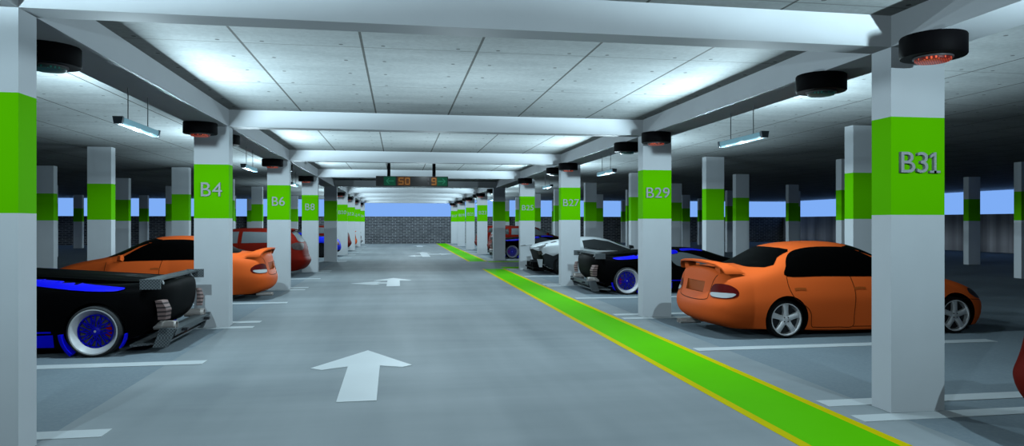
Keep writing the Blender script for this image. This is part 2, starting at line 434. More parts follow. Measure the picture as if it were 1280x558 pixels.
# ------------------------------------------------------------------ parking sensors under the long beams
def sensor(led, label):
    b = MB().lathe([(0, 0), (0.228, 0), (0.235, -0.012), (0.235, -0.155), (0.228, -0.165), (0.15, -0.165), (0.0, -0.165)], 56, 'z').build('ceiling_parking_sensor', M['black'], smooth=40)
    tag(b, label, 'parking sensor')
    MB().lathe([(0.142, -0.1655), (0.142, -0.178), (0.128, -0.178), (0.128, -0.1655)], 48, 'z', closed=True).build('lens_ring', M['grey_ring'], b, smooth=40)
    MB().lathe([(0.127, -0.1655), (0.127, -0.193), (0.118, -0.200), (0, -0.201)], 48, 'z').build('led_lens', M[led], b, smooth=50)
    return b
protoR = protoG = None
for s, nm in (('L', 'left'), ('R', 'right')):
    for n in range(0, 9):
        xc = row_x(s, n) + (0.18 if s == 'L' else 0.10)
        num = (numsL if s == 'L' else numsR).get(n)
        if n != 4 and not (n == 0 and s == 'L'):
            lb = 'round black parking sensor with red light under the beam in front of column %s' % num
            y = Y0 + n * BAY - 0.34
            if protoR is None:
                protoR = sensor('red_led', lb); protoR['group'] = 'red lit parking sensors'; protoR.location = (xc, y, BEAM_Z + 0.003)
            else: dup(protoR, (xc, y, BEAM_Z + 0.003), 0, lb)
        if n < 8 and n != 3:
            lb = ('round black parking sensor with dim green lens under the beam behind column %s' % num) if num else \
                 'round black parking sensor behind the dark unnumbered %s column' % nm
            y = Y0 + n * BAY + 1.12
            if protoG is None:
                protoG = sensor('green_led', lb); protoG['group'] = 'green lit parking sensors'; protoG.location = (xc, y, BEAM_Z + 0.003)
            else: dup(protoG, (xc, y, BEAM_Z + 0.003), 0, lb)

# ------------------------------------------------------------------ hanging lamps, their light and added lane fill
KU = 62.0
def light_nodes(l, kind, strength):
    l.use_nodes = True; nt = l.node_tree
    em = nt.nodes['Emission']; f = nt.nodes.new('ShaderNodeLightFalloff')
    f.inputs['Strength'].default_value = strength; f.inputs['Smooth'].default_value = 0.0
    nt.links.new(f.outputs[kind], em.inputs['Strength'])
def hanging_lamp(label):
    r = empty('hanging_strip_light'); tag(r, label, 'lamp', 'hanging strip lights along the lane')
    L = 0.55
    MB().extr([(-0.036, -L, 2.640), (0.036, -L, 2.640), (0.045, -L, 2.685), (-0.045, -L, 2.685)], (0, 2 * L, 0)).build('housing', M['housing'], r)
    MB().extr([(-0.034, -L + .02, 2.634), (0.034, -L + .02, 2.634), (0.034, -L + .02, 2.640), (-0.034, -L + .02, 2.640)], (0, 2 * L - .04, 0)).build('reflector', M['reflector'], r)
    for sx in (-1, 1):
        MB().tube([(sx * 0.018, -L + .03, 2.622), (sx * 0.018, L - .03, 2.622)], 0.012, 10).build('lamp_tube', M['tube'], r, smooth=60)
        MB().extr([(sx * 0.0455, -L + .02, 2.682), (sx * 0.048, -L + .02, 2.682), (sx * 0.040, -L + .02, 2.625), (sx * 0.0375, -L + .02, 2.625)], (0, 2 * L - .04, 0)).build('side_reflector', M['reflector'], r)
    for sy in (-1, 1):
        MB().extr([(-0.038, sy * L, 2.612), (0.038, sy * L, 2.612), (0.052, sy * L, 2.692), (-0.052, sy * L, 2.692)], (0, sy * 0.035, 0)).build('end_cap', M['housing'], r)
        MB().tube([(0, sy * 0.30, 2.685), (0, sy * 0.30, BEAM_Z)], 0.006, 6).build('hanging_rod', M['rod'], r)
    return r
lp = None
KL = 135.0
for n in range(-1, 8):
    if n == 3: continue
    ym = Y0 + n * BAY + CD + (BAY - CD) / 2 + (0.12 if n < 3 else 0)
    for s, nm in (('L', 'left'), ('R', 'right')):
        x = row_x(s, n) + (0.155 if s == 'L' else 0.345)
        nums = numsL if s == 'L' else numsR
        if n >= 0:
            lb = 'strip light hanging on two rods between columns %s and %s' % (nums.get(n, 'without number') , nums.get(n + 1, 'without number'))
            if n == 4: lb = 'strip light hanging just beyond the dark unnumbered %s column' % nm
            if lp is None: lp = hanging_lamp(lb); lp.location = (x, ym, 0)
            else: dup(lp, (x, ym, 0), 0, lb)
        l = bpy.data.lights.new('strip_light', 'POINT'); l.energy = 1.0; l.color = (0.68, 0.90, 1.0); l.shadow_soft_size = 0.012
        light_nodes(l, 'Quadratic', KL)
        o = bpy.data.objects.new('strip_light', l); COL.objects.link(o); o.location = (x, ym, 2.582)
        for dy in (-0.42, 0.42):
            l = bpy.data.lights.new('strip_uplight', 'SPOT'); l.energy = 1.0; l.color = (0.68, 0.90, 1.0); l.shadow_soft_size = 0.012
            l.spot_size = R(166); l.spot_blend = 0.12
            light_nodes(l, 'Linear', KU)
            o = bpy.data.objects.new('strip_uplight', l); COL.objects.link(o); o.location = (x, ym + dy, 2.582); o.rotation_euler = (PI, 0, 0)
    # added fill spots without fixtures, brightening the lane
    l = bpy.data.lights.new('lane_fill_light', 'SPOT'); l.energy = 1.0; l.color = (0.72, 0.91, 1.0); l.shadow_soft_size = 0.0
    l.spot_size = R(176); l.spot_blend = 0.05
    light_nodes(l, 'Linear', 33.0)
    o = bpy.data.objects.new('lane_fill_light', l); COL.objects.link(o); o.location = (0.75, ym - 0.6, 3.0)
    l = bpy.data.lights.new('lane_fill_uplight', 'SPOT'); l.energy = 1.0; l.color = (0.72, 0.91, 1.0); l.shadow_soft_size = 0.0  # added upward fill for ceiling and beam faces, no lamp hangs here
    l.spot_size = R(172); l.spot_blend = 0.15
    light_nodes(l, 'Linear', 24.0)
    o = bpy.data.objects.new('lane_fill_uplight', l); COL.objects.link(o); o.location = (0.75, ym, 2.2); o.rotation_euler = (PI, 0, 0)

# ------------------------------------------------------------------ direction sign over the lane
SY = 20.0
sg = empty('direction_sign', (0.395, SY, 0))
tag(sg, 'black electronic sign with green arrows and amber numbers hung over the lane', 'sign')
MB().box(-1.02, 1.02, 0, 0.16, 2.62, 2.905, 0.006).build('sign_box', M['sign_body'], sg)
for x in (-0.66, 0.62):
    MB().box(x - 0.045, x + 0.045, 0.04, 0.12, 2.905, CEIL_Z).build('hanging_post', M['black'], sg)
for (a, b, m) in ((-0.80, -0.47, 'sign_green'), (-0.42, -0.06, 'sign_amber_dim'), (0.54, 0.70, 'sign_amber_dim'), (0.70, 1.0, 'sign_green')):
    MB().box(a, b, -0.004, 0.0, 2.635, 2.89).build('glow_panel', M[m], sg)  # dim emissive panels imitate the glow halo around the lit symbols
def arrow_glyph(cx, d):
    mb = MB(); z = 2.765; y = -0.008
    mb.box(cx - 0.10, cx + 0.10, y, y + 0.003, z - 0.011, z + 0.011)
    for q in (-1, 1):
        tip = Vector((cx + d * 0.11, y, z)); e = Vector((cx + d * 0.03, y, z + q * 0.075))
        n = Vector(((e - tip).z, 0, -(e - tip).x)).normalized() * 0.011
        mb.extr([tip - n, tip + n, e + n, e - n], (0, 0.003, 0))
    return mb.build('arrow_symbol', M['led_green_on'], sg)
arrow_glyph(-0.62, -1); arrow_glyph(0.83, 1)
SEG = {'5': 'afgcd', '0': 'abcdef', '9': 'abfgcd', '1': 'bc'}
def digit(ch, cx, m):
    mb = MB(); w, h, t = 0.055, 0.085, 0.013; z = 2.762; y = -0.009
    S = {'a': (-w, w, h, h), 'g': (-w, w, 0, 0), 'd': (-w, w, -h, -h), 'f': (-w, -w, 0, h), 'b': (w, w, 0, h), 'e': (-w, -w, -h, 0), 'c': (w, w, -h, 0)}
    for k in SEG[ch]:
        x0, x1, z0, z1 = S[k]
        mb.box(cx + x0 - t, cx + x1 + t, y, y + 0.003, z + z0 - t, z + z1 + t)
    return mb.build('lit_digit', M[m], sg)
digit('5', -0.315, 'led_amber_on'); digit('0', -0.135, 'led_amber_on'); digit('1', 0.40, 'led_faint'); digit('9', 0.615, 'led_amber_on')

# ------------------------------------------------------------------ floor markings
TZ = 0.004
def paint(name, pts, m, label, cat, group=None, z=TZ):
    o = MB().prism(pts, 0.0005, z).build(name, M[m]); tag(o, label, cat, group); return o
arrow_pts = [(-0.54, 6.27), (-0.19, 6.27), (-0.20, 7.80), (0.04, 7.68), (0.15, 7.77), (-0.37, 8.75), (-0.94, 7.77), (-0.81, 7.66), (-0.545, 7.80)]
paint('lane_arrow', arrow_pts, 'white_line', 'large white straight arrow painted on the lane nearest the camera', 'floor arrow', 'arrows on the lane')
a2 = [(-0.29, 17.5), (0.04, 17.5), (0.04, 19.22), (0.28, 19.14), (0.36, 19.26), (-0.13, 20.05), (-0.68, 19.26), (-0.58, 19.14), (-0.29, 19.22),
      (-0.29, 18.62), (-0.55, 18.62), (-0.45, 18.80), (-0.60, 18.90), (-1.22, 18.40), (-0.62, 17.90), (-0.46, 17.98), (-0.56, 18.28), (-0.29, 18.28)]
paint('lane_arrow', a2, 'white_line', 'white arrow pointing straight and left on the lane, beside column B6', 'floor arrow', 'arrows on the lane')
a3 = [(1.10, 32.2), (1.48, 32.2), (1.48, 34.4), (2.1, 34.4), (2.05, 33.9), (2.78, 34.9), (2.05, 35.9), (2.1, 35.3), (1.48, 35.3), (1.48, 36.2), (1.70, 36.2),
      (1.29, 37.4), (0.85, 36.2), (1.10, 36.2), (1.10, 33.6), (0.78, 33.6), (0.82, 34.0), (0.45, 33.2), (0.80, 32.4), (0.78, 32.9), (1.10, 32.9)]
paint('lane_arrow', a3, 'white_line', 'white arrow pointing straight, left and right, beyond the dark stretch of lane', 'floor arrow', 'arrows on the lane')
a4 = [(1.2, 45.4), (1.6, 45.4), (1.6, 47.2), (1.95, 47.0), (1.4, 48.6), (0.85, 47.0), (1.2, 47.2)]
paint('lane_arrow', a4, 'white_line', 'farthest small white arrow on the lane just before the brick wall', 'floor arrow', 'arrows on the lane')
def walkway(y0, y1, label):
    r = empty('green_walkway', (0, y0, 0)); tag(r, label, 'walkway')
    MB().box(2.885, 3.505, 0, y1 - y0, 0.0005, 0.003).build('green_strip', M['walk_green'], r)
    MB().box(2.80, 2.885, 0, y1 - y0, 0.0005, 0.003).build('yellow_edge', M['walk_yellow'], r)
    MB().box(3.505, 3.59, 0, y1 - y0, 0.0005, 0.003).build('yellow_edge', M['walk_yellow'], r)
    return r
walkway(YB, 23.45, 'bright green walking strip with yellow edges running along the lane towards the camera')
walkway(28.1, WY, 'far green walking strip with yellow edges ending at the brick wall')
def crosswalk(y0, y1, label):
    r = empty('green_crossing', (3.59, y0, 0)); tag(r, label, 'walkway')
    d = y1 - y0
    MB().box(0, 8, 0.07, d - 0.07, 0.0005, 0.003).build('green_strip', M['walk_green'], r)
    MB().box(0, 8, 0, 0.07, 0.0005, 0.003).build('yellow_edge', M['walk_yellow'], r)
    MB().box(0, 8, d - 0.07, d, 0.0005, 0.003).build('yellow_edge', M['walk_yellow'], r)
crosswalk(23.6, 24.5, 'green side path turning right behind column B25')
crosswalk(27.5, 28.1, 'green side path turning right beyond the dark unnumbered column')
def line(x0, x1, y0, y1, label): paint('stall_line', [(x0, y0), (x1, y0), (x1, y1), (x0, y1)], 'white_line', label, 'stall line', 'white parking stall lines')
for n in range(0, 9):
    for s, nm in (('L', 'left'), ('R', 'right')):
        y = Y0 + n * BAY; num = (numsL if s == 'L' else numsR).get(n, 'without number')
        x0, x1 = ((-6.4, -2.16) if s == 'L' else (3.65, 7.85)); d = 0.1 if s == 'L' else 0
        off = row_x(s, n) - row_x(s, 0); x0 += off; x1 += off
        who = ('column ' + num) if num[0] == 'B' else 'the dark unnumbered %s column' % nm
        if s == 'L' and n == 0: who = 'the left edge column'
        line(x0, x1, y - 0.20, y - 0.02, 'white stall line on the floor just in front of ' + who)
        if n < 8:
            line(x0, x1, y + CD + 0.02 + d, y + CD + 0.22 + d, 'white stall line on the floor just behind ' + who)
            if n != 3 and not (n == 4 and s == 'R'):
                line(x0, x1, y + 2.87 + 0.15 * (s == 'L'), y + 3.07 + 0.17 * (s == 'L'), 'white line dividing the two stalls behind ' + who)

# ------------------------------------------------------------------ cars (local frame: x forward, y left, z up, origin on the floor)
def cage_body(stations, rear_c, front_c, mats, level=3, creases=(), arches=(), cuts=(), name='body'):
    """stations: rear to front, each k0..k6 half section points (x, y, z); caps get a centre column"""
    bm = bmesh.new(); K = len(stations[0]); rows = []
    for st in stations:
        L, Rr = [], []
        for k, (x, y, z) in enumerate(st):
            if k in (0, K - 1):
                v = bm.verts.new((x, 0, z)); L.append(v); Rr.append(v)
            else:
                L.append(bm.verts.new((x, y, z))); Rr.append(bm.verts.new((x, -y, z)))
        rows.append((L, Rr))
    for (L0, R0), (L1, R1) in zip(rows[:-1], rows[1:]):
        for k in range(K - 1):
            bm.faces.new((L0[k], L1[k], L1[k + 1], L0[k + 1]))
            bm.faces.new((R0[k + 1], R1[k + 1], R1[k], R0[k]))
    for (L, Rr), C in ((rows[0], rear_c), (rows[-1], front_c)):
        cv = [L[0]] + [bm.verts.new((c[0], 0, c[1])) for c in C] + [L[K - 1]]
        for k in range(K - 1):
            for A in (L, Rr):
                q = [A[k], A[k + 1], cv[k + 1], cv[k]]
                q2 = []
                for v in q:
                    if v not in q2: q2.append(v)
                bm.faces.new(q2)
    bmesh.ops.recalc_face_normals(bm, faces=bm.faces)
    cl = bm.edges.layers.float.new('crease_edge')
    for k, w in creases:
        for (L0, R0), (L1, R1) in zip(rows[:-1], rows[1:]):
            for A, B in ((L0, L1), (R0, R1)):
                e = bm.edges.get((A[k], B[k]))
                if e: e[cl] = w
    me = bpy.data.meshes.new(name); bm.to_mesh(me); bm.free()
    for m in mats: me.materials.append(m)
    tmp = bpy.data.objects.new('tmp_body', me); COL.objects.link(tmp)
    md = tmp.modifiers.new('s', 'SUBSURF'); md.levels = level; md.render_levels = level
    bpy.context.view_layer.update()
    dg = bpy.context.evaluated_depsgraph_get(); ev = tmp.evaluated_get(dg)
    smooth_me = bpy.data.meshes.new_from_object(ev)
    bvh = BVHTree.FromPolygons([v.co.copy() for v in smooth_me.vertices], [list(p.vertices) for p in smooth_me.polygons])
    cutters = []
    for (x, z, r, yi, yo) in arches:
        for sgn in (1, -1):
            cm = MB().lathe([(0, sgn * yi), (r, sgn * yi), (r, sgn * yo), (0, sgn * yo)], 48, 'y', (x, 0, z)).mesh('cut', mats)
            for p in cm.polygons: p.material_index = 1
            cutters.append(cm)
    for c in cuts:
        cm = MB().box(*c[:6]).mesh('cut', mats)
        for p in cm.polygons: p.material_index = c[6]
        cutters.append(cm)
    objs = []
    for cm in cutters:
        c = bpy.data.objects.new('tmp_cut', cm); COL.objects.link(c); objs.append(c)
        b = tmp.modifiers.new('b', 'BOOLEAN'); b.operation = 'DIFFERENCE'; b.object = c; b.solver = 'EXACT'
    bpy.context.view_layer.update()
    dg = bpy.context.evaluated_depsgraph_get()
    out = bpy.data.meshes.new_from_object(tmp.evaluated_get(dg)); out.name = name
    for o in objs + [tmp]: bpy.data.objects.remove(o)
    for p in out.polygons: p.use_smooth = True
    out.set_sharp_from_angle(angle=R(32))
    return out, bvh

def densify(poly, step=0.03):
    out = []
    for i, a in enumerate(poly):
        b = poly[(i + 1) % len(poly)]; a = Vector(a); b = Vector(b); n = max(1, int((b - a).length / step))
        for k in range(n): out.append(a.lerp(b, k / n))
    return out
def patch(bvh, outline, view, off, name, m, parent, step=0.035, smooth=True, n=5):
    """outline in the plane seen along `view` ('L','R' sides: (x,z); 'B','F' rear/front: (y,z); 'T' top: (x,y)) laid onto the body"""
    o2 = [Vector((p[0], p[1])) for p in outline]
    if smooth: o2 = [Vector((p.x, p.y)) for p in catmull([(p.x, p.y, 0) for p in o2], True, n)]
    o2 = densify(o2, step)
    xs = [p.x for p in o2]; ys = [p.y for p in o2]; nb = len(o2)
    pts = list(o2)
    def inside(q):
        c = False; j = nb - 1
        for i in range(nb):
            a, b = o2[i], o2[j]
            if (a.y > q.y) != (b.y > q.y) and q.x < (b.x - a.x) * (q.y - a.y) / (b.y - a.y) + a.x: c = not c
            j = i
        return c
    x = min(xs) + step / 2
    while x < max(xs):
        y = min(ys) + step / 2
        while y < max(ys):
            q = Vector((x, y))
            if inside(q) and min((q - p).length for p in o2) > step * 0.45: pts.append(q)
            y += step
        x += step
    vs, es, fs, _, _, _ = delaunay_2d_cdt(pts, [], [list(range(nb))], 1, 1e-6)
    bm = bmesh.new(); P = []
    for q in vs: P.append(bm.verts.new(project(bvh, q, view, off)))
    for f in fs:
        try: bm.faces.new([P[i] for i in f])
        except ValueError: pass
    bmesh.ops.recalc_face_normals(bm, faces=bm.faces)
    me = bpy.data.meshes.new(name); bm.to_mesh(me); bm.free(); me.materials.append(m)
    for p in me.polygons: p.use_smooth = True
    return link(name, me, parent)
def project(bvh, q, view, off):
    if view in ('L', 'R'):
        s = 1 if view == 'L' else -1; o = Vector((q[0], 3 * s, q[1])); d = Vector((0, -s, 0))
    elif view in ('B', 'F'):
        s = -1 if view == 'B' else 1; o = Vector((5 * s, q[0], q[1])); d = Vector((-s, 0, 0))
    elif view == 'T': o = Vector((q[0], q[1], 4)); d = Vector((0, 0, -1))
    else:
        t = view[1]; d = Vector((1, -t, 0)).normalized(); u = Vector((1, t, 0)).normalized()
        o = u * q[0] + Vector((0, 0, q[1])) - d * 5
    h = bvh.ray_cast(o, d)
    if h[0] is None: h = bvh.find_nearest(o + d * (2.3 if view in ('L', 'R') else 3))
    p, n = h[0], h[1]
    if n.dot(d) > 0: n = -n
    return p + n * off
def seam(bvh, path, view, w, name, m, parent, off=0.0025):
    pts = catmull([(p[0], p[1], 0) for p in path], False, 8); bm = bmesh.new(); prev = None
    for i, p in enumerate(pts):
        d = (pts[min(i + 1, len(pts) - 1)] - pts[max(0, i - 1)]); d.z = 0; d.normalize(); nn = Vector((-d.y, d.x, 0)) * (w / 2)
        a = bm.verts.new(project(bvh, p + nn, view, off)); b = bm.verts.new(project(bvh, p - nn, view, off))
        if prev: bm.faces.new((prev[0], a, b, prev[1]))
        prev = (a, b)
    me = bpy.data.meshes.new(name); bm.to_mesh(me); bm.free(); me.materials.append(m)
    return link(name, me, parent)

def five_spoke_wheel(parent, x, y, s, r=0.26, rr=0.225, rim='silver', spokes=5, width=0.19):
    """s = +1 on the car's left; part wheel (rim) with tyre, brake disc and bolts as sub-parts"""
    mb = MB()
    mb.lathe([(rr, 0), (rr, s * 0.012), (rr - 0.018, s * 0.012), (rr - 0.026, -s * 0.05), (rr - 0.03, -s * width * .8)], 44, 'y')
    for k in range(spokes):
        a = 2 * PI * k / spokes + PI / 2
        u = Vector((math.cos(a), 0, math.sin(a))); v = Vector((-math.sin(a), 0, math.cos(a)))
        ring = []
        for t, wd, dep in ((0.03, 0.046, 0.0), (rr * .45, 0.034, 0.008), (rr * .75, 0.037, 0.004), (rr - 0.012, 0.05, -0.004)):
            c = u * t; f = Vector((0, s * dep, 0)); bk = Vector((0, -s * 0.04, 0))
            ring.append([c + v * wd + f - Vector((0, s * .008, 0)), c + v * wd * .6 + f, c - v * wd * .6 + f, c - v * wd + f - Vector((0, s * .008, 0)), c - v * wd + bk, c + v * wd + bk])
        mb.loft(ring)
    mb.lathe([(0, s * 0.006), (0.03, s * 0.006), (0.062, -s * 0.002), (0.07, -s * 0.03), (0, -s * 0.03)], 24, 'y')
    w = mb.build('wheel', M[rim], parent, (x, y, r), smooth=35)
    MB().lathe([(rr - 0.004, s * 0.012), (rr + 0.012, s * 0.014), (r - 0.008, s * 0.0), (r, -s * 0.03), (r, -s * (width - .03)), (r - 0.01, -s * width), (rr - 0.02, -s * width), (rr - .02, -s * .06)], 48, 'y', closed=True).build('tyre', M['tyre'], w, smooth=40)
    MB().lathe([(0, -s * 0.055), (rr - 0.03, -s * 0.055), (rr - 0.03, -s * 0.07), (0, -s * 0.07)], 36, 'y').build('brake_disc', M['dark_metal'], w)
    for k in range(4):
        a = PI / 4 + k * PI / 2
        MB().lathe([(0, s * 0.012), (0.008, s * 0.012), (0.008, -s * 0.004), (0, -s * .004)], 10, 'y', (0.038 * math.cos(a), 0, 0.038 * math.sin(a))).build('wheel_bolt', M['dark_metal'], w)
    return w
def mesh_wheel(parent, x, y, s, r=0.30, rr=0.268, width=0.26):
    """deep polished lip with a recessed blue mesh of thin spokes"""
    ri = rr * 0.74; dp = 0.055
    lip = MB().lathe([(rr, -s * .01), (rr, s * 0.012), (rr - 0.014, s * 0.012), (rr - 0.02, 0), (ri + .005, -s * dp), (ri, -s * (dp + .02)), (ri, -s * width * .8)], 52, 'y').build('wheel', M['lip'], parent, (x, y, r), smooth=40)
    MB().lathe([(rr - 0.004, s * 0.010), (rr + 0.01, s * 0.012), (r - 0.006, s * 0.0), (r, -s * 0.03), (r, -s * (width - .03)), (r - 0.01, -s * width), (rr - 0.02, -s * width), (rr - .02, -s * .06)], 52, 'y', closed=True).build('tyre', M['tyre_grey'], lip, smooth=40)
    mb = MB(); N = 10; y0 = -s * (dp + .004)
    def bar(p, q, wd):
        p = Vector(p); q = Vector(q); d = (q - p).normalized(); n = Vector((-d.z, 0, d.x)) * wd
        mb.extr([p + n, q + n * .8, q - n * .8, p - n], (0, -s * 0.022, 0))
    for k in range(N):
        a = 2 * PI * k / N
        def P(rad, da): return (rad * math.cos(a + da), y0, rad * math.sin(a + da))
        bar(P(0.045, 0), P(ri * .55, 0.26 if k % 2 else -0.26), 0.0062); bar(P(ri * .3, 0), P(ri * .55, -0.17 if k % 2 else 0.17), 0.0055)
        bar(P(ri * .5, 0.17), P(ri, -0.02), 0.0062); bar(P(ri * .5, -0.17), P(ri, 0.02), 0.0062)
        bar(P(ri * .5, 0.17), P(ri, 0.30), 0.0062)
    mb.lathe([(ri, y0), (ri, y0 - s * .03), (ri - .013, y0 - s * .03), (ri - .013, y0)], 44, 'y', closed=True)
    mb.lathe([(0, y0 + s * .012), (0.03, y0 + s * .012), (0.052, y0), (0.052, y0 - s * .02), (0, y0 - s * .02)], 24, 'y')
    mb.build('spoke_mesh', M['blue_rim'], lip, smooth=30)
    MB().lathe([(0, -s * (dp + .045)), (ri - .015, -s * (dp + .045)), (ri - .015, -s * (dp + .06)), (0, -s * (dp + .06))], 36, 'y').build('brake_disc', M['brake'], lip)
    cal = []
    for k in range(9):
        a = -0.45 + 0.9 * k / 8 + (0 if s < 0 else PI) + (PI if s < 0 else 0)
        cal.append(a)
    ring = [(0.17 * math.cos(a), 0.17 * math.sin(a)) for a in cal] + [(0.11 * math.cos(a), 0.11 * math.sin(a)) for a in reversed(cal)]
    mbc = MB(); mbc.extr([(p[0] if False else -abs(p[0]), -s * (dp + .044), p[1]) for p in ring], (0, s * 0.012, 0)); mbc.build('brake_caliper', M['caliper'], lip)
    MB().lathe([(0, y0 + s * .016), (0.014, y0 + s * .016), (0.014, y0 + s * .01), (0, y0 + s * .01)], 12, 'y').build('wheel_cap', M['silver'], lip)
    return lip

# ---------------------------------------------------------------- orange saloon
def make_saloon():
    S = [
     [(-1.85,0,.15),(-1.90,.62,.14),(-2.06,.72,.25),(-2.08,.73,.46),(-2.00,.71,.60),(-1.97,.69,.92),(-1.95,0,.965)],
     [(-1.70,0,.14),(-1.74,.76,.13),(-1.86,.85,.25),(-1.87,.86,.47),(-1.83,.83,.64),(-1.82,.74,.935),(-1.80,0,.975)],
     [(-1.42,0,.13),(-1.42,.79,.12),(-1.42,.84,.28),(-1.42,.85,.52),(-1.42,.81,.82),(-1.42,.70,.945),(-1.42,0,.985)],
     [(-1.22,0,.13),(-1.22,.80,.11),(-1.22,.84,.28),(-1.22,.85,.54),(-1.22,.80,.87),(-1.18,.68,1.01),(-1.26,0,1.05)],
     [(-.95,0,.12),(-.95,.80,.10),(-.95,.84,.28),(-.95,.85,.55),(-.95,.79,.87),(-.93,.63,1.19),(-1.0,0,1.26)],
     [(-.70,0,.12),(-.70,.80,.09),(-.70,.83,.28),(-.70,.845,.55),(-.70,.79,.865),(-.70,.575,1.265),(-.74,0,1.305)],
     [(-.2,0,.12),(-.2,.80,.08),(-.2,.82,.28),(-.2,.84,.55),(-.2,.79,.86),(-.2,.565,1.29),(-.2,0,1.33)],
     [(.15,0,.12),(.15,.80,.08),(.15,.82,.28),(.15,.84,.55),(.15,.79,.85),(.13,.57,1.265),(.17,0,1.305)],
     [(.42,0,.12),(.42,.80,.08),(.42,.82,.28),(.42,.84,.55),(.42,.785,.84),(.38,.60,1.17),(.48,0,1.22)],
     [(.85,0,.12),(.85,.80,.08),(.85,.82,.28),(.85,.84,.55),(.85,.78,.82),(.80,.68,.93),(.98,0,.97)],
     [(1.12,0,.12),(1.12,.80,.09),(1.12,.83,.28),(1.12,.84,.54),(1.12,.77,.80),(1.10,.69,.845),(1.22,0,.87)],
     [(1.54,0,.12),(1.54,.80,.10),(1.54,.83,.27),(1.54,.835,.50),(1.54,.75,.73),(1.54,.62,.785),(1.56,0,.82)],
     [(1.85,0,.12),(1.90,.78,.10),(1.95,.82,.25),(1.95,.82,.46),(1.90,.74,.63),(1.86,.56,.70),(1.86,0,.735)],
     [(1.96,0,.13),(2.04,.62,.11),(2.14,.66,.24),(2.14,.66,.42),(2.06,.60,.54),(2.00,.50,.61),(2.0,0,.65)],
    ]
    rc = [(-1.97, .14), (-2.13, .25), (-2.15, .46), (-2.05, .60), (-2.01, .91)]
    fc = [(2.08, .11), (2.20, .24), (2.20, .42), (2.12, .53), (2.05, .61)]
    me, bvh = cage_body(S, rc, fc, [M['orange'], M['arch'], M['orange_dark']], 3, [(1, .5), (3, .35), (4, .25)],
        [(-1.07, .27, .315, .52, 1.2), (1.54, .27, .315, .52, 1.2)], [(-2.3, -2.0, -.29, .29, .60, .75, 2)])
    r = empty('saloon_car')
    tag(r, 'x', 'car', 'parked cars')
    b = link('body', me, r)
    for v, s in (('L', 1), ('R', -1)):
        patch(bvh, [(-1.055,.845),(-1.03,.98),(-.95,1.10),(-.80,1.185),(-.5,1.232),(-.1,1.235),(.1,1.21),(.30,1.12),(.52,.985),(.70,.83),(.3,.828),(-.5,.84)], v, .004, 'side_window', M['glass_black'], r, n=4)
        seam(bvh, [(-1.06,.84),(-1.04,.70),(-.96,.55),(-.80,.44),(-.72,.34),(-.70,.17),(-.62,.145),(-.3,.14),(-.08,.145),(-.06,.3),(-.05,.62),(-.10,.84)], v, .009, 'door_gap', M['gap'], r)
        seam(bvh, [(-.08,.145),(.4,.14),(.88,.15),(.94,.3),(.95,.6),(.93,.80)], v, .009, 'door_gap', M['gap'], r)
        for hx in (-.88, .02):
            seam(bvh, [(hx - .08, .672), (hx, .678), (hx + .09, .672)], v, .03, 'door_handle', M['orange_dark'], r, .006)
        dg = ('D', s)
        tl = patch(bvh, [(-1.075,.60),(-1.07,.67),(-1.03,.725),(-.93,.745),(-.80,.735),(-.71,.69),(-.67,.63),(-.70,.575),(-.82,.55),(-.98,.55),(-1.05,.56)], dg, .006, 'tail_light', M['lamp_red'], r, .03)
        patch(bvh, [(-1.06,.575),(-1.05,.62),(-.73,.625),(-.73,.585),(-.82,.562),(-.98,.562)], dg, .010, 'reverse_lens', M['lamp_white'], tl, .03, n=3)
        hl = patch(bvh, [(1.78,.58),(1.80,.64),(1.93,.60),(1.99,.52),(1.96,.49),(1.86,.52)], v, .006, 'headlight', M['lamp_grey'], r)
        mb = MB(); mb.loft([[(.60, s*.79, .85),(.68, s*.79, .85),(.68, s*.79, .90),(.60, s*.79, .90)],
                             [(.58, s*.90, .83),(.70, s*.87, .83),(.68, s*.87, .95),(.58, s*.90, .96)],
                             [(.60, s*.97, .85),(.66, s*.95, .85),(.65, s*.95, .93),(.60, s*.97, .94)]])
        mb.build('wing_mirror', M['orange'], r, smooth=50)
        pass
        seam(bvh, [(1.30,.49),(1.62,.50),(1.98,.47)], v, .006, 'bumper_gap', M['gap'], r)
    patch(bvh, [(-.63,.96),(-.54,1.09),(-.46,1.20),(0,1.225),(.46,1.20),(.54,1.09),(.63,.96),(0,.985)], 'B', .005, 'rear_window', M['glass_black'], r, n=3)
    patch(bvh, [(-.64,.90),(-.56,1.10),(-.46,1.235),(0,1.265),(.46,1.235),(.56,1.10),(.64,.90),(0,.93)], 'F', .005, 'windshield', M['glass_black'], r, n=3)
    seam(bvh, [(.56,.86),(.50,.76),(.46,.60),(.42,.515),(0,.49),(-.42,.515),(-.46,.60),(-.50,.76),(-.56,.86)], 'B', .009, 'boot_gap', M['gap'], r)
    rings = []
    for y, z, x, ch, th in ((-.735,.90,-1.78,.30,.04),(-.70,.95,-1.82,.27,.05),(-.58,1.0,-1.88,.24,.042),(-.40,1.022,-1.93,.22,.036),(0,1.035,-1.96,.21,.034),
                            (.40,1.022,-1.93,.22,.036),(.58,1.0,-1.88,.24,.042),(.70,.95,-1.82,.27,.05),(.735,.90,-1.78,.30,.04)):
        rings.append([(x-ch*.5,y,z+.012),(x-ch*.35,y,z+th*.5),(x+ch*.2,y,z+th*.45),(x+ch*.5,y,z-th*.3),(x+ch*.3,y,z-th*.55),(x-ch*.4,y,z-th*.5),(x-ch*.5,y,z-.01)])
    MB().loft(rings).build('rear_spoiler', M['orange'], r, smooth=40)
    for sy in (-.52, .52):
        MB().hexa([(-1.92,sy-.07,.88),(-1.76,sy-.09,.88),(-1.76,sy+.09,.88),(-1.92,sy+.07,.88),(-1.94,sy-.07,.985),(-1.76,sy-.09,.965),(-1.76,sy+.09,.965),(-1.94,sy+.07,.985)]).build('spoiler_foot', M['orange'], r)
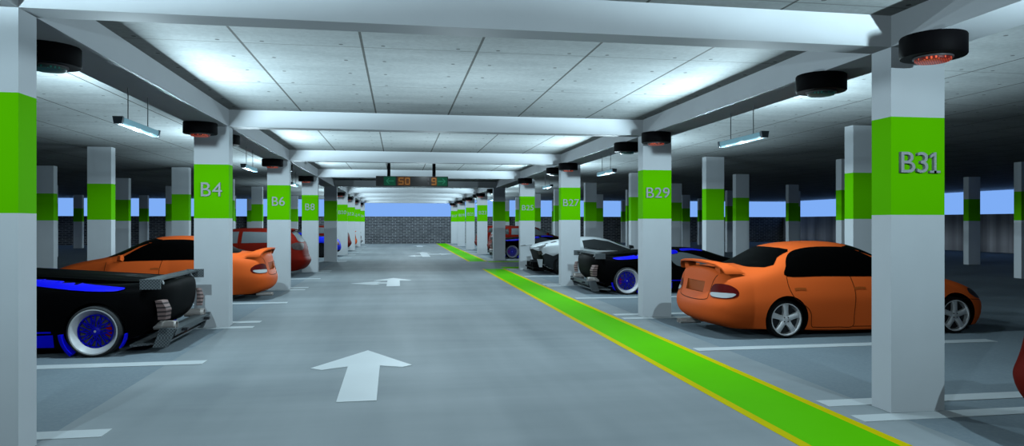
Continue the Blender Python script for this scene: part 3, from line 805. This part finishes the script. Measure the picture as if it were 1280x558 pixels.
    MB().box(-2.03,-1.55,.30,.42,.09,.125).build('exhaust_box', M['dark_metal'], r)
    MB().lathe([(.028,-2.12),(.034,-2.12),(.034,-1.80),(.028,-1.80)], 16, 'x', (0,.33,.105), closed=True).build('exhaust_pipe', M['pale_metal'], r, smooth=40)
    MB().lathe([(.028,-2.12),(.034,-2.12),(.034,-1.80),(.028,-1.80)], 16, 'x', (0,.42,.105), closed=True).build('exhaust_pipe', M['pale_metal'], r, smooth=40)
    for x in (-1.07, 1.54):
        for s in (1, -1): five_spoke_wheel(r, x, s * .80, s)
    return r

# ---------------------------------------------------------------- black and blue wide-bodied coupe with a flat wing
def make_coupe():
    S = [
     [(-1.70,0,.27),(-1.76,.74,.26),(-1.90,.82,.36),(-1.95,.84,.55),(-1.96,.80,.76),(-1.95,.70,.84),(-1.95,0,.875)],
     [(-1.62,0,.20),(-1.66,.88,.19),(-1.70,.96,.32),(-1.72,.97,.56),(-1.72,.90,.78),(-1.72,.74,.845),(-1.72,0,.83)],
     [(-1.25,0,.14),(-1.25,.90,.11),(-1.25,.99,.30),(-1.25,1.01,.60),(-1.25,.95,.78),(-1.25,.80,.835),(-1.25,0,.79)],
     [(-.75,0,.12),(-.75,.90,.09),(-.75,.94,.28),(-.75,.97,.56),(-.75,.93,.78),(-.75,.77,.89),(-.75,0,.80)],
     [(-.25,0,.12),(-.25,.90,.08),(-.25,.92,.28),(-.25,.94,.52),(-.25,.90,.70),(-.25,.66,.955),(-.25,0,.91)],
     [(.2,0,.12),(.2,.90,.08),(.2,.91,.28),(.2,.93,.5),(.2,.89,.63),(.2,.58,1.0),(.2,0,1.0)],
     [(.6,0,.12),(.6,.90,.08),(.6,.91,.28),(.6,.93,.5),(.6,.89,.62),(.58,.58,.995),(.66,0,1.025)],
     [(1.0,0,.12),(1.0,.90,.08),(1.0,.92,.28),(1.0,.94,.5),(1.0,.89,.64),(.98,.64,.85),(1.08,0,.90)],
     [(1.4,0,.12),(1.4,.90,.09),(1.4,.95,.28),(1.4,.96,.5),(1.4,.88,.67),(1.4,.66,.72),(1.45,0,.75)],
     [(1.85,0,.12),(1.85,.86,.09),(1.85,.9,.25),(1.85,.9,.43),(1.85,.80,.58),(1.83,.60,.63),(1.85,0,.65)],
     [(2.15,0,.12),(2.2,.62,.09),(2.25,.66,.22),(2.25,.66,.36),(2.20,.6,.46),(2.16,.5,.50),(2.16,0,.52)],
    ]
    rc = [(-1.80, .26), (-1.95, .36), (-2.0, .55), (-2.03, .76), (-1.99, .84)]
    fc = [(2.30, .09), (2.36, .22), (2.36, .36), (2.30, .45), (2.22, .49)]
    me, bvh = cage_body(S, rc, fc, [M['tuner_black'], M['arch']], 3, [(1, .6), (4, .35), (5, .3)],
        [(-1.25, .31, .33, .55, 1.4), (1.35, .31, .33, .55, 1.4)])
    r = empty('sports_coupe'); tag(r, 'x', 'car', 'parked cars')
    link('body', me, r)
    for v, s in (('L', 1), ('R', -1)):
        patch(bvh, [(-.20,.78),(-.12,.875),(.15,.905),(.5,.82),(.92,.67),(.9,.625),(.4,.60),(.05,.60),(-.12,.65)], v, .004, 'side_window', M['glass_grey'], r, n=4)
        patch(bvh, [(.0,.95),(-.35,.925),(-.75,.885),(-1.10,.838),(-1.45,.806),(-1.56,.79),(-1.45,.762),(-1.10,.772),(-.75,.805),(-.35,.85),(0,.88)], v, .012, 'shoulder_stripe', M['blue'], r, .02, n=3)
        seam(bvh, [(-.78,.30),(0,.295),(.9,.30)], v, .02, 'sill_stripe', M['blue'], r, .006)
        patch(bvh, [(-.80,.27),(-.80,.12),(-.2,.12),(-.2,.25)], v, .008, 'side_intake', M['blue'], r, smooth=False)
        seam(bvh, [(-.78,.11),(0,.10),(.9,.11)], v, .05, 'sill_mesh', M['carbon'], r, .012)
        for x0, d in ((-1.25, 1), (-1.25, -1), (1.35, -1)):
            mb = MB(); ring = []
            for k in range(9):
                a = (-.85 + 0.75 * k / 8) if d > 0 else (-.62 + 0.5 * k / 8)
                ring.append([(x0 + d * q * math.cos(a), s * yy, .31 + q * math.sin(a)) for q, yy in ((.335, .90), (.375 if d > 0 else .352, .88), (.385 if d > 0 else .36, .985), (.345, 1.0))])
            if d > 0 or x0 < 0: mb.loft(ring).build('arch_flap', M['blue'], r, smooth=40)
            else: mb.bm.free()
        patch(bvh, [(.15,.935),(.15,.975),(.4,.985),(.66,.955),(.66,.925),(.4,.945)], v, .009, 'roof_stripe', M['blue'], r, .025, n=3)
        # rear light cluster and exhaust, the far one alike
        tl = MB(); tl.loft([[(-1.99,s*.74,.64),(-1.95,s*.84,.64),(-1.88,s*.85,.64),(-1.93,s*.72,.64)],[(-2.03,s*.72,.53),(-2.0,s*.82,.53),(-1.90,s*.84,.53),(-1.94,s*.70,.53)],[(-2.01,s*.70,.40),(-1.98,s*.79,.40),(-1.90,s*.81,.40),(-1.94,s*.68,.40)]])
        tl.build('tail_light', M['lamp_pale'], r)
        MB().lathe([(.045,-2.06),(.058,-2.06),(.058,-1.80),(.045,-1.80)], 20, 'x', (0, s*.62, .31), closed=True).build('exhaust_pipe', M['pale_metal'], r, smooth=40)
        MB().hexa([(-1.92,s*.60-.03,.80),(-1.76,s*.60-.03,.80),(-1.76,s*.60+.03,.80),(-1.92,s*.60+.03,.80),(-1.88,s*.60-.03,.88),(-1.74,s*.60-.03,.88),(-1.74,s*.60+.03,.88),(-1.88,s*.60+.03,.88)]).build('wing_post', M['carbon'], r)
    w = MB().hexa([(-1.89,-.92,.868),(-1.75,-.92,.875),(-1.75,.92,.875),(-1.89,.92,.868),(-1.89,-.92,.892),(-1.75,-.92,.90),(-1.75,.92,.90),(-1.89,.92,.892)]).build('rear_wing', M['carbon'], r)
    for s in (1, -1):
        MB().box(-1.97,-1.74, s*.93-.012, s*.93+.012, .785,.905).build('end_plate', M['carbon'], w)
    patch(bvh, [(-.56,.95),(-.46,1.04),(0,1.06),(.46,1.04),(.56,.95),(0,.93)], 'B', .004, 'rear_window', M['glass_black'], r, n=3)
    patch(bvh, [(-.62,.80),(-.48,.98),(0,1.02),(.48,.98),(.62,.80),(0,.86)], 'F', .004, 'windshield', M['glass_black'], r, n=3)
    df = MB().hexa([(-1.98,-.70,.10),(-1.60,-.86,.09),(-1.60,.86,.09),(-1.98,.70,.10),(-1.98,-.70,.12),(-1.60,-.86,.12),(-1.60,.86,.12),(-1.98,.70,.12)]).build('rear_diffuser', M['carbon'], r)
    bar = MB().hexa([(-2.08,-.76,.20),(-1.94,-.76,.20),(-1.94,.76,.20),(-2.08,.76,.20),(-2.10,-.76,.275),(-1.94,-.76,.29),(-1.94,.76,.29),(-2.10,.76,.275)]).build('bumper_bar', M['carbon'], r)
    for s in (1, -1):
        MB().hexa([(-2.00,s*.78-.03,.07),(-1.84,s*.78-.03,.07),(-1.84,s*.78+.03,.07),(-2.00,s*.78+.03,.07),(-2.10,s*.76-.03,.29),(-1.92,s*.76-.03,.30),(-1.92,s*.76+.03,.30),(-2.10,s*.76+.03,.29)]).build('bumper_corner', M['carbon'], bar)
        MB().box(-2.16,-2.09, s*.5-.03, s*.5+.03, .225,.26).build('tow_eye', M['dark_metal'], bar)
    for x in (-1.25, 1.35):
        for s in (1, -1): mesh_wheel(r, x, s * .985, s)
    return r

# ---------------------------------------------------------------- dark red hatchback
def make_hatchback():
    S = [
     [(-1.88,0,.22),(-1.92,.62,.20),(-2.06,.72,.34),(-2.12,.74,.50),(-2.02,.73,.62),(-2.00,.70,.98),(-1.66,.58,1.35),(-1.62,0,1.40)],
     [(-1.70,0,.20),(-1.74,.78,.18),(-1.84,.85,.34),(-1.86,.86,.52),(-1.82,.84,.66),(-1.80,.78,1.0),(-1.46,.61,1.37),(-1.44,0,1.42)],
     [(-1.28,0,.18),(-1.28,.82,.16),(-1.28,.86,.32),(-1.28,.87,.56),(-1.28,.86,.74),(-1.25,.80,1.0),(-1.15,.60,1.39),(-1.15,0,1.43)],
     [(-.7,0,.16),(-.7,.82,.14),(-.7,.84,.3),(-.7,.86,.55),(-.7,.86,.74),(-.7,.81,.99),(-.65,.60,1.40),(-.65,0,1.44)],
     [(-.1,0,.16),(-.1,.82,.14),(-.1,.84,.3),(-.1,.86,.55),(-.1,.86,.74),(-.1,.80,.97),(-.1,.58,1.39),(-.1,0,1.435)],
     [(.3,0,.16),(.3,.82,.14),(.3,.84,.3),(.3,.86,.55),(.3,.855,.73),(.3,.80,.95),(.22,.59,1.33),(.28,0,1.38)],
     [(.75,0,.16),(.75,.82,.14),(.75,.84,.3),(.75,.86,.55),(.75,.85,.72),(.75,.79,.92),(.62,.64,1.12),(.74,0,1.18)],
     [(1.1,0,.16),(1.1,.82,.15),(1.1,.85,.3),(1.1,.86,.54),(1.1,.84,.70),(1.1,.77,.86),(1.05,.66,.93),(1.12,0,.98)],
     [(1.42,0,.16),(1.42,.82,.16),(1.42,.85,.3),(1.42,.85,.52),(1.42,.82,.66),(1.42,.72,.80),(1.42,.55,.86),(1.42,0,.89)],
     [(1.8,0,.16),(1.8,.76,.16),(1.82,.79,.3),(1.82,.79,.48),(1.8,.74,.60),(1.78,.62,.71),(1.76,.45,.76),(1.78,0,.79)],
     [(1.95,0,.18),(1.98,.56,.16),(2.06,.58,.28),(2.06,.58,.44),(2.0,.54,.54),(1.95,.46,.61),(1.90,.35,.66),(1.92,0,.69)],
    ]
    rc = [(-1.99, .20), (-2.14, .34), (-2.19, .50), (-2.08, .62), (-2.05, .98), (-1.68, 1.36)]
    fc = [(2.03, .16), (2.13, .28), (2.13, .44), (2.07, .54), (2.0, .60), (1.93, .66)]
    me, bvh = cage_body(S, rc, fc, [M['red'], M['arch']], 3, [(1, .5), (3, .35), (5, .3)],
        [(-1.25, .31, .345, .52, 1.2), (1.35, .31, .345, .52, 1.2)])
    r = empty('hatchback_car'); tag(r, 'x', 'car', 'parked cars')
    link('body', me, r)
    for v, s in (('L', 1), ('R', -1)):
        patch(bvh, [(-1.10,1.01),(-1.06,1.30),(-.35,1.32),(-.35,1.0)], v, .004, 'side_window', M['glass_grey'], r, smooth=False)
        patch(bvh, [(-.24,1.0),(-.24,1.32),(.10,1.31),(.66,.98),(.68,.96)], v, .004, 'side_window', M['glass_grey'], r, smooth=False)
        patch(bvh, [(-1.50,1.05),(-1.38,1.27),(-1.20,1.29),(-1.22,1.02)], v, .004, 'quarter_window', M['glass_dark'], r, smooth=False)
        seam(bvh, [(-1.12,1.0),(-1.14,.80),(-1.0,.62),(-.86,.45),(-.82,.25),(-.3,.22)], v, .009, 'door_gap', M['gap'], r)
        seam(bvh, [(-.29,1.0),(-.29,.22)], v, .009, 'door_gap', M['gap'], r)
        seam(bvh, [(.72,.95),(.86,.7),(.86,.24),(-.29,.22)], v, .009, 'door_gap', M['gap'], r)
        for hx in (-.9, .0): seam(bvh, [(hx-.08,.84),(hx+.08,.84)], v, .03, 'door_handle', M['red'], r, .012)
        patch(bvh, [(-1.99,.80),(-1.98,.96),(-1.90,1.0),(-1.74,.98),(-1.70,.92),(-1.78,.82)], v, .006, 'tail_light', M['lamp_grey'], r)
        patch(bvh, [(s*.76,.80),(s*.52,.82),(s*.54,.96),(s*.74,1.0)], 'B', .006, 'tail_light', M['lamp_grey'], r)
        patch(bvh, [(1.72,.62),(1.66,.70),(1.74,.72),(1.93,.62),(1.98,.55)], v, .006, 'headlight', M['lamp_grey'], r)
        MB().loft([[(.62,s*.79,.98),(.70,s*.79,.98),(.70,s*.79,1.04),(.62,s*.79,1.04)],[(.60,s*.92,.96),(.72,s*.90,.96),(.70,s*.90,1.09),(.60,s*.92,1.10)],[(.62,s*1.0,.98),(.68,s*.99,.98),(.67,s*.99,1.06),(.62,s*1.0,1.07)]]).build('wing_mirror', M['red'], r, smooth=50)
    patch(bvh, [(-.60,1.03),(-.54,1.18),(-.44,1.30),(0,1.32),(.44,1.30),(.54,1.18),(.60,1.03),(0,1.02)], 'B', .005, 'rear_window', M['glass_grey'], r, n=3)
    patch(bvh, [(-.66,.98),(-.54,1.24),(0,1.32),(.54,1.24),(.66,.98),(0,1.0)], 'F', .005, 'windshield', M['glass_grey'], r, n=3)
    seam(bvh, [(-.62,.62),(0,.60),(.62,.62)], 'B', .010, 'hatch_gap', M['gap'], r)
    MB().loft([[(-1.74,y,1.375),(-1.55,y,1.405),(-1.42,y,1.415),(-1.46,y,1.38),(-1.72,y,1.355)] for y in (-.52,-.3,0,.3,.52)]).build('roof_spoiler', M['red'], r, smooth=40)
    MB().box(-2.155,-2.10,-.26,.26,.66,.78,.004).build('number_plate', M['charcoal'], r) if False else None
    for x in (-1.25, 1.35):
        for s in (1, -1): five_spoke_wheel(r, x, s * .83, s, .30, .235, 'silver', 5)
    return r

# ---------------------------------------------------------------- low wedge-shaped sports car (white) and rounded blue one
def make_wedge():
    S = [
     [(-1.75,0,.30),(-1.80,.70,.28),(-1.92,.80,.42),(-1.96,.86,.62),(-2.08,.92,.80),(-1.95,.62,.86),(-1.92,0,.90)],
     [(-1.60,0,.20),(-1.66,.86,.16),(-1.70,.92,.34),(-1.70,.98,.64),(-1.70,.95,.90),(-1.66,.64,.95),(-1.66,0,.98)],
     [(-1.25,0,.14),(-1.25,.90,.12),(-1.25,.94,.34),(-1.25,1.0,.66),(-1.25,.93,.92),(-1.25,.64,1.02),(-1.25,0,1.05)],
     [(-.7,0,.12),(-.7,.92,.10),(-.7,.93,.28),(-.7,.97,.58),(-.7,.90,.84),(-.7,.56,1.10),(-.7,0,1.13)],
     [(-.1,0,.12),(-.1,.92,.10),(-.1,.92,.26),(-.1,.95,.54),(-.1,.90,.78),(-.1,.52,1.14),(-.1,0,1.16)],
     [(.35,0,.12),(.35,.92,.10),(.35,.92,.26),(.35,.95,.52),(.35,.90,.74),(.32,.54,1.04),(.40,0,1.07)],
     [(.9,0,.12),(.9,.92,.10),(.9,.93,.26),(.9,.96,.5),(.9,.90,.70),(.85,.64,.82),(1.0,0,.85)],
     [(1.4,0,.12),(1.4,.92,.10),(1.4,.95,.28),(1.4,.97,.52),(1.4,.88,.70),(1.4,.62,.66),(1.4,0,.66)],
     [(1.9,0,.12),(1.9,.88,.10),(1.9,.90,.22),(1.9,.90,.38),(1.9,.80,.52),(1.9,.55,.50),(1.9,0,.49)],
     [(2.3,0,.12),(2.28,.62,.09),(2.32,.64,.18),(2.32,.62,.27),(2.28,.56,.34),(2.24,.4,.36),(2.26,0,.35)],
    ]
    rc = [(-1.84, .28), (-1.94, .42), (-1.96, .62), (-2.02, .78), (-1.96, .86)]
    fc = [(2.36, .09), (2.42, .18), (2.42, .26), (2.38, .32), (2.32, .35)]
    me, bvh = cage_body(S, rc, fc, [M['white_paint'], M['arch']], 3, [(1, .8), (3, .7), (4, .8), (5, .5)],
        [(-1.25, .33, .35, .55, 1.4), (1.42, .32, .34, .55, 1.4)])
    r = empty('wedge_sports_car'); tag(r, 'x', 'car', 'parked cars')
    link('body', me, r)
    for v, s in (('L', 1), ('R', -1)):
        patch(bvh, [(-.62,.80),(-.60,1.03),(-.2,1.07),(.25,1.0),(.92,.74),(.5,.72),(-.2,.74)], v, .004, 'side_window', M['glass_dark'], r, smooth=False)
        patch(bvh, [(-1.88,.60),(-1.80,.66),(-1.58,.58),(-1.35,.68),(-1.05,.66),(-.80,.58),(-.80,.13),(-1.7,.16),(-1.85,.40)], v, .005, 'flank_panel', M['charcoal'], r, smooth=False)
        patch(bvh, [(-.75,.60),(-.25,.42),(-.25,.22),(-.72,.20)], v, .007, 'side_scoop', M['black'], r, smooth=False)
        for k in range(4):
            x0 = -1.85 + .27 * k
            patch(bvh, [(x0,s*.50),(x0+.17,s*.48),(x0+.20,s*.62),(x0+.02,s*.66)], 'T', .006, 'deck_louvre', M['black'], r, smooth=False)
        patch(bvh, [(s*.84,.74),(s*.60,.70),(s*.62,.60),(s*.86,.64)], 'B', .006, 'tail_light', M['lamp_grey'], r, smooth=False)
        MB().hexa([(-2.22,s*.93,.80),(-1.80,s*.88,.86),(-1.80,s*.76,.88),(-2.10,s*.76,.84),(-2.24,s*.93,.83),(-1.80,s*.90,.92),(-1.80,s*.76,.93),(-2.12,s*.76,.87)]).build('tail_fin', M['white_paint'], r)
        MB().hexa([(-1.98,s*.84,.24),(-1.90,s*.88,.24),(-1.90,s*.86,.24),(-1.98,s*.81,.24),(-2.06,s*.90,.48),(-1.90,s*.96,.48),(-1.90,s*.93,.48),(-2.06,s*.87,.48)]).build('bumper_fin', M['white_paint'], r)
        MB().hexa([(.78,s*.98,.80),(.92,s*.92,.80),(.92,s*1.06,.80),(.78,s*1.10,.80),(.78,s*.98,.90),(.90,s*.94,.88),(.90,s*1.06,.88),(.78,s*1.10,.90)]).build('wing_mirror', M['charcoal'], r)
        MB().tube([(.84,s*.84,.74),(.86,s*1.0,.82)], .014, 6).build('mirror_arm', M['charcoal'], r)
    patch(bvh, [(-.80,.72),(-.84,.46),(-.72,.32),(.72,.32),(.84,.46),(.80,.72),(0,.76)], 'B', .005, 'rear_panel', M['black'], r, smooth=False)
    patch(bvh, [(-.60,.86),(-.46,1.04),(0,1.08),(.46,1.04),(.60,.86),(0,.90)], 'F', .004, 'windshield', M['glass_dark'], r, n=3)
    d = MB().hexa([(-2.12,-.70,.18),(-1.7,-.84,.12),(-1.7,.84,.12),(-2.12,.70,.18),(-2.14,-.70,.22),(-1.7,-.84,.17),(-1.7,.84,.17),(-2.14,.70,.22)]).build('rear_diffuser', M['black'], r)
    for y in (-.45,-.15,.15,.45): MB().box(-2.12,-1.75,y-.012,y+.012,.10,.36).build('diffuser_fin', M['black'], d)
    MB().lathe([(.05,-2.10),(.07,-2.10),(.07,-1.85),(.05,-1.85)], 16, 'x', (0,0,.36), closed=True).build('exhaust_pipe', M['dark_metal'], r, smooth=40)
    for x in (-1.25, 1.42):
        for s in (1, -1): five_spoke_wheel(r, x, s * .95, s, .32, .25, 'dark_metal', 10, .26)
    return r
def make_roadster():
    S = [
     [(-1.80,0,.24),(-1.84,.56,.20),(-1.98,.64,.32),(-2.0,.66,.52),(-1.92,.60,.72),(-1.86,.50,.82),(-1.86,0,.86)],
     [(-1.62,0,.18),(-1.64,.82,.15),(-1.70,.90,.30),(-1.72,.92,.54),(-1.68,.84,.78),(-1.62,.62,.90),(-1.62,0,.92)],
     [(-1.2,0,.14),(-1.2,.88,.12),(-1.2,.96,.30),(-1.2,.98,.58),(-1.2,.90,.84),(-1.2,.62,.94),(-1.2,0,.96)],
     [(-.7,0,.12),(-.7,.88,.10),(-.7,.90,.28),(-.7,.92,.54),(-.7,.87,.78),(-.7,.58,1.04),(-.7,0,1.08)],
     [(-.2,0,.12),(-.2,.88,.10),(-.2,.89,.28),(-.2,.91,.52),(-.2,.86,.74),(-.2,.54,1.12),(-.2,0,1.16)],
     [(.2,0,.12),(.2,.88,.10),(.2,.89,.28),(.2,.91,.52),(.2,.86,.74),(.16,.56,1.05),(.24,0,1.09)],
     [(.7,0,.12),(.7,.88,.10),(.7,.90,.28),(.7,.92,.52),(.7,.86,.76),(.65,.66,.84),(.78,0,.88)],
     [(1.35,0,.12),(1.35,.88,.10),(1.35,.94,.28),(1.35,.95,.54),(1.35,.84,.76),(1.35,.60,.80),(1.35,0,.80)],
     [(1.85,0,.12),(1.85,.80,.10),(1.85,.84,.24),(1.85,.84,.44),(1.85,.74,.60),(1.83,.52,.64),(1.84,0,.66)],
     [(2.12,0,.14),(2.14,.54,.12),(2.2,.58,.22),(2.2,.58,.36),(2.14,.52,.46),(2.1,.42,.50),(2.1,0,.52)],
    ]
    rc = [(-1.92, .20), (-2.08, .32), (-2.10, .52), (-2.0, .72), (-1.92, .82)]
    fc = [(2.22, .12), (2.30, .22), (2.30, .36), (2.24, .45), (2.17, .49)]
    me, bvh = cage_body(S, rc, fc, [M['blue_body'], M['arch']], 3, [(1, .5)],
        [(-1.25, .32, .355, .55, 1.4), (1.38, .32, .355, .55, 1.4)])
    r = empty('rounded_sports_car'); tag(r, 'x', 'car', 'parked cars')
    link('body', me, r)
    for v, s in (('L', 1), ('R', -1)):
        patch(bvh, [(-.75,.80),(-.55,.96),(-.15,1.04),(.15,.98),(.58,.80),(0,.78)], v, .004, 'side_window', M['glass_black'], r)
        seam(bvh, [(.66,.80),(.70,.5),(.66,.16),(-.5,.15),(-.55,.5),(-.50,.78)], v, .009, 'door_gap', M['gap'], r)
        patch(bvh, [(s*.58,.56),(s*.36,.58),(s*.36,.70),(s*.54,.70)], 'B', .006, 'tail_light', M['lamp_red'], r)
        seam(bvh, [(-1.92,.20),(-1.4,.16)], v, .08, 'bumper_trim', M['black'], r, .006)
        MB().loft([[(.56,s*.80,.80),(.64,s*.80,.80),(.64,s*.80,.86),(.56,s*.80,.86)],[(.54,s*.94,.82),(.66,s*.92,.82),(.64,s*.92,.93),(.54,s*.94,.94)]]).build('wing_mirror', M['blue_body'], r, smooth=50)
    patch(bvh, [(-.50,.94),(-.40,1.06),(0,1.10),(.40,1.06),(.50,.94),(0,.96)], 'B', .004, 'rear_window', M['glass_black'], r, n=3)
    patch(bvh, [(-.60,.88),(-.46,1.02),(0,1.06),(.46,1.02),(.60,.88),(0,.90)], 'F', .004, 'windshield', M['glass_black'], r, n=3)
    patch(bvh, [(-.60,.24),(-.64,.34),(.64,.34),(.60,.24)], 'B', .006, 'bumper_trim', M['black'], r, smooth=False)
    for x in (-1.25, 1.38):
        for s in (1, -1): five_spoke_wheel(r, x, s * .93, s, .32, .25, 'dark_metal', 10, .26)
    return r

def park(root, side, x_rear, yc, rear_local, label, first):
    rz = 0 if side == 'R' else PI
    loc = ((x_rear - rear_local) if side == 'R' else (x_rear + rear_local), yc, 0)
    if first: root.location = loc; root.rotation_euler = (0, 0, rz); root['label'] = label; return root
    return dup(root, loc, rz, label)
BC = lambda k: Y0 + k * BAY + 4.36          # middle of the second stall of bay k
saloon = make_saloon()
park(saloon, 'R', 4.22, 9.54, -2.07, 'orange saloon car with silver five-spoke wheels parked behind column B31, on the right', True)
park(saloon, 'L', -2.62, BC(1) - .05, -2.07, 'orange saloon car parked behind column B4 on the left, between black coupe and red hatchback', False)
park(saloon, 'L', -2.62, BC(6), -2.07, 'far orange saloon car peeking out beyond column B14', False)
coupe = make_coupe()
park(coupe, 'L', -2.80, 9.79, -1.97, 'black coupe with blue mesh wheels and carbon rear wing, nearest on the left', True)
park(coupe, 'R', 4.24, 15.58, -1.97, 'black coupe with blue mesh wheels on the right, behind column B29', False)
park(coupe, 'R', 4.24, Y0 + 4 * BAY + 2.3, -1.97, 'far black coupe with blue wheels behind column B25, beyond the white car', False)
park(coupe, 'L', -2.70, BC(7), -1.97, 'farthest black coupe on the left, beside the last column by the brick wall', False)
hatch = make_hatchback()
park(hatch, 'L', -2.62, BC(2) - .02, -2.10, 'dark red hatchback on the left, behind column B6', True)
park(hatch, 'R', 4.30, BC(4) + .1, -2.10, 'far dark red hatchback with grey windows on the right, beyond the dark column', False)
park(hatch, 'R', 4.30, BC(5) - .1, -2.10, 'farthest dark red hatchback on the right, a sliver between columns B23 and B21', False)
park(hatch, 'L', -2.58, BC(5), -2.10, 'far dark red hatchback on the left, peeking out beyond column B10', False)
park(hatch, 'R', 4.28, 3.61, -2.10, 'dark red car cut off by the right edge of the photo, rear bumper showing', False)
wedge = make_wedge()
park(wedge, 'R', 4.15, BC(2) - .05, -2.02, 'white wedge-shaped sports car with dark flanks behind column B27', True)
roadster = make_roadster()
park(roadster, 'L', -2.62, BC(4) - .1, -2.05, 'rounded bright blue sports car beyond the dark column on the left', True)


# ------------------------------------------------------------------ world, camera, colour
w = bpy.data.worlds.new('sky'); SC.world = w; w.use_nodes = True
bg = w.node_tree.nodes['Background']; bg.inputs['Color'].default_value = srgb(126, 173, 245); bg.inputs['Strength'].default_value = 1.0
cam = bpy.data.cameras.new('camera'); co = bpy.data.objects.new('camera', cam); COL.objects.link(co)
cam.sensor_width = 36; cam.lens = 867.84 * 36 / 1280; cam.shift_y = -0.52 / 1280
co.location = (0, 0, H); co.rotation_euler = (R(90), 0, -TH); cam.clip_end = 300; cam.clip_start = 0.02
SC.camera = co
SC.view_settings.view_transform = 'Standard'; SC.view_settings.look = 'None'
SC.view_settings.exposure = 0; SC.view_settings.gamma = 1
try:
    SC.cycles.max_bounces = 4; SC.cycles.diffuse_bounces = 0; SC.cycles.glossy_bounces = 2
    SC.cycles.use_denoising = True; SC.cycles.sample_clamp_indirect = 3
except Exception: pass
